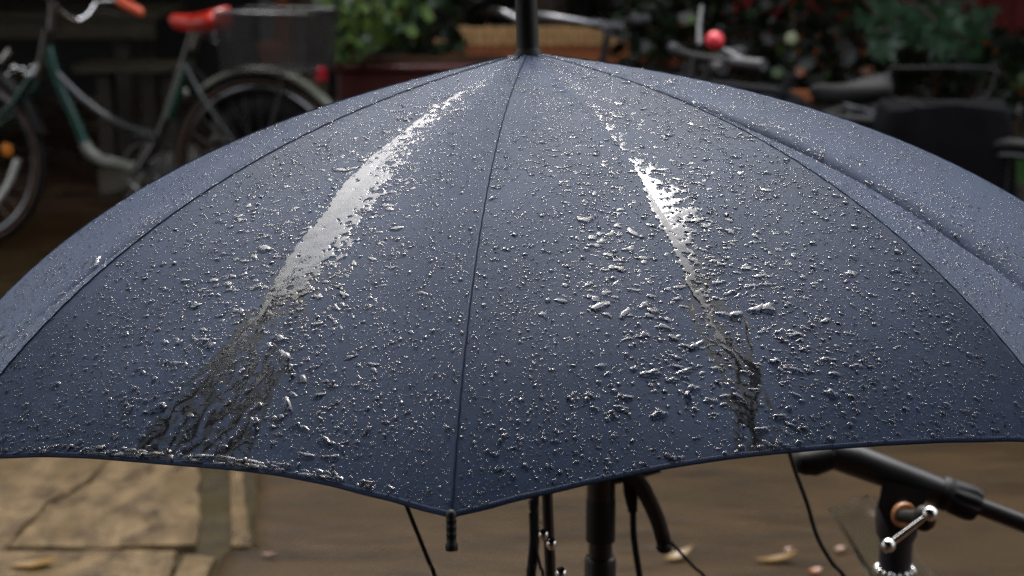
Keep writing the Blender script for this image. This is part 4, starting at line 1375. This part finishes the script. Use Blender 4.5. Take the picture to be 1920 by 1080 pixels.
MB().box((gp0.x, -.16, 0), (gp1.x, -.01, 2.3), .006).build('door_post', M['wall_grey'], hs_, label='grey door post')
gp0, gp1 = at_y(516, 10, WY - .1), at_y(544, 10, WY - .1)
MB().box((gp0.x, -.16, 0), (gp1.x, -.01, 2.3), .006).build('door_post', M['wood_orange'], hs_, label='orange red door post')
gp0, gp1 = at_y(546, 10, WY - .1), at_y(610, 10, WY - .1)
MB().box((gp0.x, -.06, 0), (gp1.x, -.008, 2.2), .006).build('door', mat('dull_brown_door', (.11, .075, .05), .6, var=.2), hs_)
# small orange pot seen through the basket
op = at_y(508, 118, 9.5)
pot = MB().lathe([(.045, 0), (.05, .01), (.065, .13), (.07, .13), (.07, .155), (.06, .157), (.055, .14)], 20).build('clay_pot', M['wood_orange'])
pot.location = (op.x, 9.5, op.z - .05); props(pot, 'small orange clay pot seen through the wire basket', 'pot')
st_ = MB().box((-.16, -.12, 0), (.16, .12, op.z - .05), .01).build('wooden_crate', M['wood_dark'])
st_.location = (op.x, 9.5, 0); props(st_, 'dark wooden crate under the small orange clay pot', 'crate')

# red trough with the hanging plant
tq0, tq1 = at_y(622, 120, 7.6), at_y(960, 120, 7.6)
trg = empty('flower_trough', ((tq0.x + tq1.x) / 2, 7.6, 0), label='long dark red flower trough under the trailing green plant', cat='planter')
hwt = (tq1.x - tq0.x) / 2
tzp = tq0.z
MB().box((-hwt + .02, .0, .02), (hwt - .02, .30, tzp - .03), .012).build('body', M['terracotta'], trg)
MB().box((-hwt, -.02, tzp - .035), (hwt, .32, tzp), .012).build('rim', M['terracotta'], trg)
MB().box((-hwt + .03, .012, tzp + .001), (hwt - .03, .285, tzp + .012), .003).build('soil', M['soil'], trg)

def scatter_plant(name, org, label, cat, meshes, spots, stems, m_stem, group=None):
    """plant whose leaves are single objects sharing mesh data"""
    p = empty(name, org, label=label, cat=cat, group=group)
    mb = MB()
    for s_ in stems: mb.tube([q - Vector(org) for q in s_[0]], s_[1], 6)
    if stems: mb.build('stems', m_stem, p)
    for (pos, sc, rx, ry, rz, i) in spots:
        o = bpy.data.objects.new('leaf', meshes[i]); COL.objects.link(o); o.parent = p
        o.location = pos - Vector(org); o.rotation_euler = (rx, ry, rz); o.scale = (sc,) * 3
    return p
LM = {
 'lime': leaf_mesh('leaf', M['leaf_lime'], .055, .042, curl=.3), 'green': leaf_mesh('leaf', M['leaf_green'], .06, .04, curl=.3),
 'dark': leaf_mesh('leaf', M['leaf_dark'], .075, .045, curl=.3), 'orange': leaf_mesh('leaf', M['leaf_orange'], .05, .03, curl=.5),
 'maple': leaf_mesh('leaf', M['leaf_maple'], .15, .15, lobes=5), 'maple2': leaf_mesh('leaf', M['leaf_green'], .12, .13, lobes=5)}
def rnd_rot(t=60): return R(random.uniform(-t, t)), R(random.uniform(-t, t)), R(random.uniform(0, 360))
# trailing plant: clusters measured from the photograph
clusters = [(640, 20, 45, 30, 34), (700, 15, 50, 25, 34), (680, 55, 50, 25, 36), (770, 30, 45, 35, 26), (650, 75, 30, 25, 26), (700, 78, 40, 12, 26), (635, 105, 20, 18, 24), (692, 92, 18, 14, 16), (740, 60, 30, 20, 16), (610, 10, 25, 15, 12)]
spots = []
for (cx_, cy_, sx_, sy_, n_) in clusters:
    for _ in range(n_):
        px, py = random.gauss(cx_, sx_ * .55), random.gauss(cy_, sy_ * .55)
        d = random.uniform(7.2, 7.6)
        spots.append((at(px, py, d), random.uniform(.8, 1.35), R(random.uniform(20, 90)), R(random.uniform(-40, 40)), R(random.uniform(-80, 80)), 0 if random.random() < (.7 if px < 730 else .25) else 1))
org = Vector(((tq0.x * .75 + tq1.x * .25), 7.72, tzp + .01))
stems = []
for (cx_, cy_, *_r) in clusters:
    e_ = at(cx_, cy_, 7.45)
    top = org + Vector((random.uniform(-.05, .05), -.1, .42))
    stems.append((curve_pts([org, top, (top + e_) / 2 + Vector((0, -.05, .08)), e_], 5), .004))
scatter_plant('trailing_plant', org, 'bushy yellow green trailing plant growing in the dark red trough', 'plant', [LM['lime'], LM['green']], spots, stems, M['bark'])

# slatted tan bench beyond, with orange rails
sb0, sb1 = at_y(795, 80, 9.2), at_y(1205, 80, 9.2)
zt_, zb_ = at_y(900, 50, 9.2).z, at_y(900, 86, 9.2).z
sbn = empty('slatted_bench', ((sb0.x + sb1.x) / 2, 9.2, 0), label='tan bench with upright slats and orange lower rail beyond the bicycles', cat='bench')
hws = (sb1.x - sb0.x) / 2
x = -hws
while x < hws - .02:
    w_ = random.uniform(.028, .036)
    MB().box((x, random.uniform(-.003, .003), zb_), (x + w_, .02, zt_ + random.uniform(-.004, .004)), .003).build('slat', M['wood_tan'], sbn)
    x += w_ + .008
MB().box((-hws, .024, zt_ - .03), (hws, .045, zt_ - .005), .003).build('top_rail', M['wood_tan'], sbn)
MB().box((-hws, -.01, zb_ - .052), (hws, .03, zb_ - .006), .004).build('lower_rail', M['wood_orange'], sbn)
zs = at_y(900, 104, 9.0).z
MB().box((-hws, -.45, zs - .03), (hws, .0, zs), .005).build('seat', M['wood_orange'], sbn)
for x in (-hws + .03, -.2, hws - .09):
    MB().box((x, -.40, 0), (x + .06, -.34, zs - .032), .004).build('leg', M['wood_dark'], sbn)
    MB().box((x, .032, 0), (x + .06, .10, zt_), .004).build('back_leg', M['wood_dark'], sbn)
# second, lower orange board fence pieces to the right
for (x0, x1, py, y_, lab) in ((1225, 1395, 120, 8.2, 'orange brown plank edging behind the red ball horn'), (1480, 1560, 180, 6.9, 'orange brown plank edging behind the black saddle'), (1838, 2100, 243, 8.2, 'orange plank edging the small green lawn at right')):
    a, b = at_y(x0, py, y_), at_y(x1, py, y_)
    o = MB().box((-(b.x - a.x) / 2, 0, -.02), ((b.x - a.x) / 2, .03, .02), .004).build('edging_board', M['wood_orange'])
    o.location = ((a.x + b.x) / 2, y_, a.z); props(o, lab, 'edging board')
    o.location.z = a.z
    for xx in (-(b.x - a.x) / 2 + .04, (b.x - a.x) / 2 - .04):
        MB().box((xx - .02, .032, -a.z), (xx + .02, .07, .015), .003).build('post', M['wood_dark'], o)

# small lawn, right
bx0 = at_y(1842, 300, 7.3).x
bz0 = at(1880, 350, 6.75).z
lx0, lx1, ly0, ly1 = bx0, bx0 + 1.6, 6.75, 8.15
bed = empty('raised_bed', ((lx0 + lx1) / 2, (ly0 + ly1) / 2, 0), label='low raised bed of dark boards holding the bright grass at the right edge', cat='raised bed')
for (p, q) in (((-.8, -.7), (.8, -.67)), ((-.8, -.665), (-.77, .7)), ((.77, -.665), (.8, .7))):
    MB().box((p[0], p[1], 0), (q[0], q[1], bz0 - .01), .004).build('side_board', M['wood_dark'], bed)
MB().box((-.765, -.665, 0), (.765, .7, bz0 - .03), .004).build('soil', M['moss'], bed)
mb = MB()
for _ in range(14000):
    x, y = random.uniform(lx0 + .02, lx1 - .02), random.uniform(ly0 + .02, ly1)
    h_ = random.uniform(.04, .09); a = random.uniform(0, 6.28); w_ = .005
    dx, dy = math.cos(a) * w_, math.sin(a) * w_
    lx, ly = random.gauss(0, .02), random.gauss(0, .02)
    zb__ = bz0 - .03
    mb.add([(x - dx, y - dy, zb__), (x + dx, y + dy, zb__), (x + lx, y + ly, zb__ + h_)], [(0, 1, 2)])
mb.build('grass', M['grass'], None, label='short bright green grass at the right edge', cat='grass', kind='stuff')
# pink flower by the grass
pf = at(1886, 314, 6.6)
fl = empty('pink_flower', (pf.x, pf.y, 0), label='small pink flower head above the grass at right', cat='flower')
MB().tube([(0, 0, 0), (.004, 0, pf.z * .6), (0, 0, pf.z)], .002, 6).build('stem', M['leaf_green'], fl)
mb = MB()
for j in range(6):
    a = j * 1.047
    mb.ball((math.cos(a) * .009, math.sin(a) * .009, pf.z), .008, 8, 5, (1, 1, .5))
mb.build('petals', mat('pink_petal', (.6, .22, .25), .5, var=.1), fl)

# black bag against the low bicycle
bgp = at_y(1765, 300, 4.93)
bgh = at_y(1765, 196, 4.93).z
V, F = [], []
n1, n2 = 14, 22
for i in range(n1 + 1):
    t = i / n1
    for j in range(n2):
        a = 2 * math.pi * j / n2
        ca, sa = math.cos(a), math.sin(a)
        q = (abs(ca) ** 4 + abs(sa) ** 4) ** -.25
        r_ = q * (1 - .10 * t ** 3) * (1 + .03 * math.sin(5 * a + t * 6)) * (1 if t < .95 else .93)
        V.append((ca * .20 * r_, sa * .11 * r_, t * bgh + .01 * math.sin(3 * a)))
for i in range(n1):
    for j in range(n2):
        j2 = (j + 1) % n2
        F.append((i * n2 + j, i * n2 + j2, (i + 1) * n2 + j2, (i + 1) * n2 + j))
F += [tuple(range(n2 - 1, -1, -1)), tuple(n1 * n2 + j for j in range(n2))]
bgr = empty('black_bag', (bgp.x, 4.93, 0), label='large black bag standing in front of the low bicycle rack', cat='bag')
mb = MB(); mb.v, mb.f = V, F
mb.build('body', M['bag'], bgr)

# red board fence, back right
fy = 9.9
a, b = at_y(1370, 10, fy), at_y(2150, 10, fy)
rf = empty('red_fence', ((a.x + b.x) / 2, fy, 0), label='dark red board fence at the back right behind the shrubs', cat='fence')
hwf = (b.x - a.x) / 2
zbot = at_y(1500, 42, fy).z
x = -hwf
i = 0
while x < hwf - .05:
    MB().box((x, random.uniform(-.004, .004), zbot if x < hwf * .1 else zbot - .12), (x + .145, .025, 1.9), .004).build('board', M['red_board'], rf)
    x += .153; i += 1
for x in (-hwf + .1, 0, hwf - .1):
    MB().box((x - .04, .03, 0), (x + .04, .11, 1.95), .004).build('post', M['wood_dark'], rf)

# maple shrub, top right
sp_ = []
for (px, py, s_) in ((1660, 60, 1), (1650, 20, 1.1), (1690, 35, .9), (1712, 62, .9), (1728, 20, 1.2), (1748, 55, 1.0), (1765, 25, 1.1), (1788, 60, 1.1), (1800, 20, 1), (1822, 75, .8), (1815, 45, .9), (1775, 85, .8),
                     (1620, 25, .9), (1635, 50, .7), (1700, 5, 1), (1780, -5, 1.2), (1840, 10, .8), (1745, 0, 1), (1660, -10, 1)):
    for _ in range(2):
        sp_.append((at(px + random.uniform(-9, 9), py + random.uniform(-9, 9), random.uniform(6.9, 7.5)), s_ * random.uniform(.75, 1.05), R(random.uniform(205, 285)), R(random.uniform(-30, 30)), R(random.uniform(-35, 35)), 0 if random.random() < .75 else 1))
mo = Vector((at(1735, 60, 7.6).x, at(1735, 60, 7.6).y, 0))
stm = [(curve_pts([mo, mo + Vector((.05, 0, .5)), at(1735, 30, 7.3) + Vector((random.uniform(-.2, .2), 0, .1)), p[0]], 4), .006) for p in sp_[::3]]
scatter_plant('maple_shrub', mo, 'shrub with broad lobed green leaves hanging at top right', 'shrub', [LM['maple'], LM['maple2']], sp_, stm, M['bark'])

# dark shrubs filling the back
def shrub(px0, px1, py0, py1, d0, d1, n_, mix, label, extra=None):
    sp2 = []
    for _ in range(n_):
        px, py = random.uniform(px0, px1), random.uniform(py0, py1)
        m_ = random.choices(range(4), mix)[0]
        sp2.append((at(px, py, random.uniform(d0, d1)), random.uniform(.8, 1.6) * (.8 if m_ == 3 else 1), *rnd_rot(70), m_))
    c = at((px0 + px1) / 2, (py0 + py1) / 2, (d0 + d1) / 2); o_ = Vector((c.x, c.y, 0))
    stm = [(curve_pts([o_ + Vector((random.uniform(-.15, .15), 0, 0)), o_ + Vector((random.uniform(-.2, .2), 0, c.z * .6)), p[0]], 4), random.uniform(.003, .008)) for p in sp2[::9]]
    return scatter_plant('shrub', o_, label, 'shrub', [LM['dark'], LM['green'], LM['lime'], LM['orange']], sp2, stm, M['bark'])
shrub(740, 860, -60, 110, 8.0, 8.7, 170, (8, 3, .4, .4), 'dark leafy shrub right of the trailing plant')
shrub(1160, 1330, -60, 130, 7.6, 8.6, 230, (8, 3, .5, .6), 'dark shrub with bright leaf tips between the two black bicycles')
shrub(1330, 1500, -40, 165, 8.4, 9.4, 220, (9, 1, .1, .8), 'very dark shrub behind the red ball horn')
shrub(1480, 1650, -30, 190, 7.4, 8.6, 220, (9, 1, .2, 1.3), 'dark shrub with orange autumn leaves above the black saddle')
shrub(1640, 1860, 60, 210, 7.6, 8.8, 240, (9, 1, .2, 1.0), 'dark undergrowth below the lobed leaf shrub')
shrub(1840, 1960, 60, 230, 7.0, 8.0, 130, (6, 3, .3, .5), 'small green bush behind the wheel at the right edge')
shrub(1000, 1150, -60, 60, 10.2, 10.9, 130, (9, 1, .1, .4), 'dark bush at the very back right of the ferrule')
shrub(860, 1000, -60, 55, 10.2, 10.9, 130, (9, 1, .3, .6), 'dark bush at the very back left of the ferrule')
# single pale flower
pw = at(1484, 72, 7.3)
wf = empty('white_flower', (pw.x, pw.y, 0), label='single pale flower head in the dark shrub', cat='flower')
MB().tube([(0, 0, 0), (.02, 0, pw.z * .5), (0, 0, pw.z)], .003, 6).build('stem', M['leaf_green'], wf)
mb = MB()
for j in range(5):
    a = j * 1.2566
    mb.ball((math.cos(a) * .014, -.004, pw.z + math.sin(a) * .014), .013, 8, 5, (1, .5, 1))
mb.build('petals', mat('pale_petal', (.42, .45, .28), .5, var=.1), wf)

# ------------------------------------------------------------------ trees over the back, and the unseen house behind the viewer
def tree(x, y, h, cr, cz, label, n=5200, trunk_r=.09, seed=1):
    rg_ = np.random.default_rng(seed)
    t = empty('tree', (x, y, 0), label=label, cat='tree')
    MB().tube([(0, 0, 0), (.03, .02, h * .2), (-.05, .03, h * .45), (.02, 0, h * .75), (0, 0, h * .95)], [trunk_r * 1.2, trunk_r, trunk_r * .8, trunk_r * .5, trunk_r * .2], 12).build('trunk', M['bark'], t)
    cl = []
    for i in range(26):
        a, u_ = rg_.uniform(0, 6.28), rg_.uniform(-1, 1)
        r_ = cr * rg_.uniform(.45, 1)
        q = Vector((math.cos(a) * r_ * math.sqrt(1 - u_ * u_), math.sin(a) * r_ * math.sqrt(1 - u_ * u_), cz + u_ * cr * .8))
        cl.append(q)
        if i < 10: MB().tube(curve_pts([(0, 0, min(q.z * .6, h * .7)), (q.x * .5, q.y * .5, q.z * .85), q], 4), [trunk_r * .35] * 4 + [trunk_r * .2] * 5, 6).build('limb', M['bark'], t)
    C = np.array(cl)[rg_.integers(0, 26, n)] + rg_.normal(0, cr * .20, (n, 3))
    A = rg_.normal(0, 1, (n, 3)); A /= np.linalg.norm(A, axis=1, keepdims=True)
    B = np.cross(A, rg_.normal(0, 1, (n, 3))); B /= np.linalg.norm(B, axis=1, keepdims=True)
    L = rg_.uniform(.05, .10, (n, 1)) * 1.5; Wd = L * .6
    V = np.stack([C - A * L, C + B * Wd, C + A * L, C - B * Wd], 1).reshape(-1, 3)
    F = np.arange(n * 4).reshape(-1, 4)
    link('crown', np_mesh('crown', V, F, M['leaf_dark'], False), t)
tp = at_y(1612, 90, 8.9)
tree(tp.x, 8.9, 5.9, 1.7, 3.9, 'tree with thin reddish trunk rising from the dark shrubs', seed=2, trunk_r=.035)
tree(-3.4, 9.2, 6.2, 2.1, 3.9, 'tree whose crown hangs over the table, trunk out of view', seed=3)
tree(.2, 10.3, 6.6, 2.2, 4.2, 'tree by the house front behind the slatted bench', seed=4)
tree(5.2, 8.6, 6.6, 2.2, 4.2, 'tree over the right end of the red fence', seed=5)
tree(-5.2, 2.4, 8.5, 2.8, 5.6, 'unseen tree added at the far left to block the sky there', seed=6)  # out of view, put in to darken what the left panel mirrors

hh = empty('house', (0, -2.6, 0), label='plain dark house with a deep cloth roof behind the viewer, added to block the sky', cat='house')
MB().box((-8, -.4, 0), (8, 0, 6.0)).build('wall', M['wall_dark'], hh, smooth=False)
for i in range(5):
    x = -6 + i * 3
    for z in (.9, 3.9):
        w_ = MB().box((x - .5, .003, z), (x + .5, .06, z + 1.4)).build('window', M['wall_grey'], hh, smooth=False)
        MB().box((x - .44, .063, z + .06), (x + .44, .07, z + 1.34)).build('pane', M['glass_dark'], w_, smooth=False)
# awning: unseen, put in to block the sky over the umbrella; cloth on side arms
M['added_awning'] = mat('sky_blocking_cloth', (.035, .028, .024), rough=.8, var=.2)
AW = MB()
V, F = [], []
for i in range(13):
    t = i / 12
    for j in range(25):
        u_ = j / 24
        V.append((-3.2 + 7.4 * u_, .06 + 4.1 * t, 3.95 - .65 * t - .05 * math.sin(math.pi * t) - .01 * math.cos(u_ * 50)))
for i in range(12):
    for j in range(24):
        a = i * 25 + j
        F.append((a, a + 1, a + 26, a + 25))
for j in range(24):     # valance
    a = 12 * 25 + j
    b = len(V)
    p, q = V[a], V[a + 1]
    V += [(p[0], p[1] + .005, p[2] - .22), ((p[0] + q[0]) / 2, p[1] + .005, p[2] - .26), (q[0], q[1] + .005, q[2] - .22)]
    F.append((a, a + 1, b + 2, b + 1, b))
AW.v, AW.f = V, F
o = AW.build('added_awning', M['added_awning'], hh)
md = o.modifiers.new('thickness', 'SOLIDIFY'); md.thickness = .002
for x in (-3.1, 4.1):
    MB().tube([(x, .02, 2.9), (x, 2.2, 3.35), (x, 4.1, 3.2)], .025, 8).build('added_awning_arm', M['black_metal'], hh)
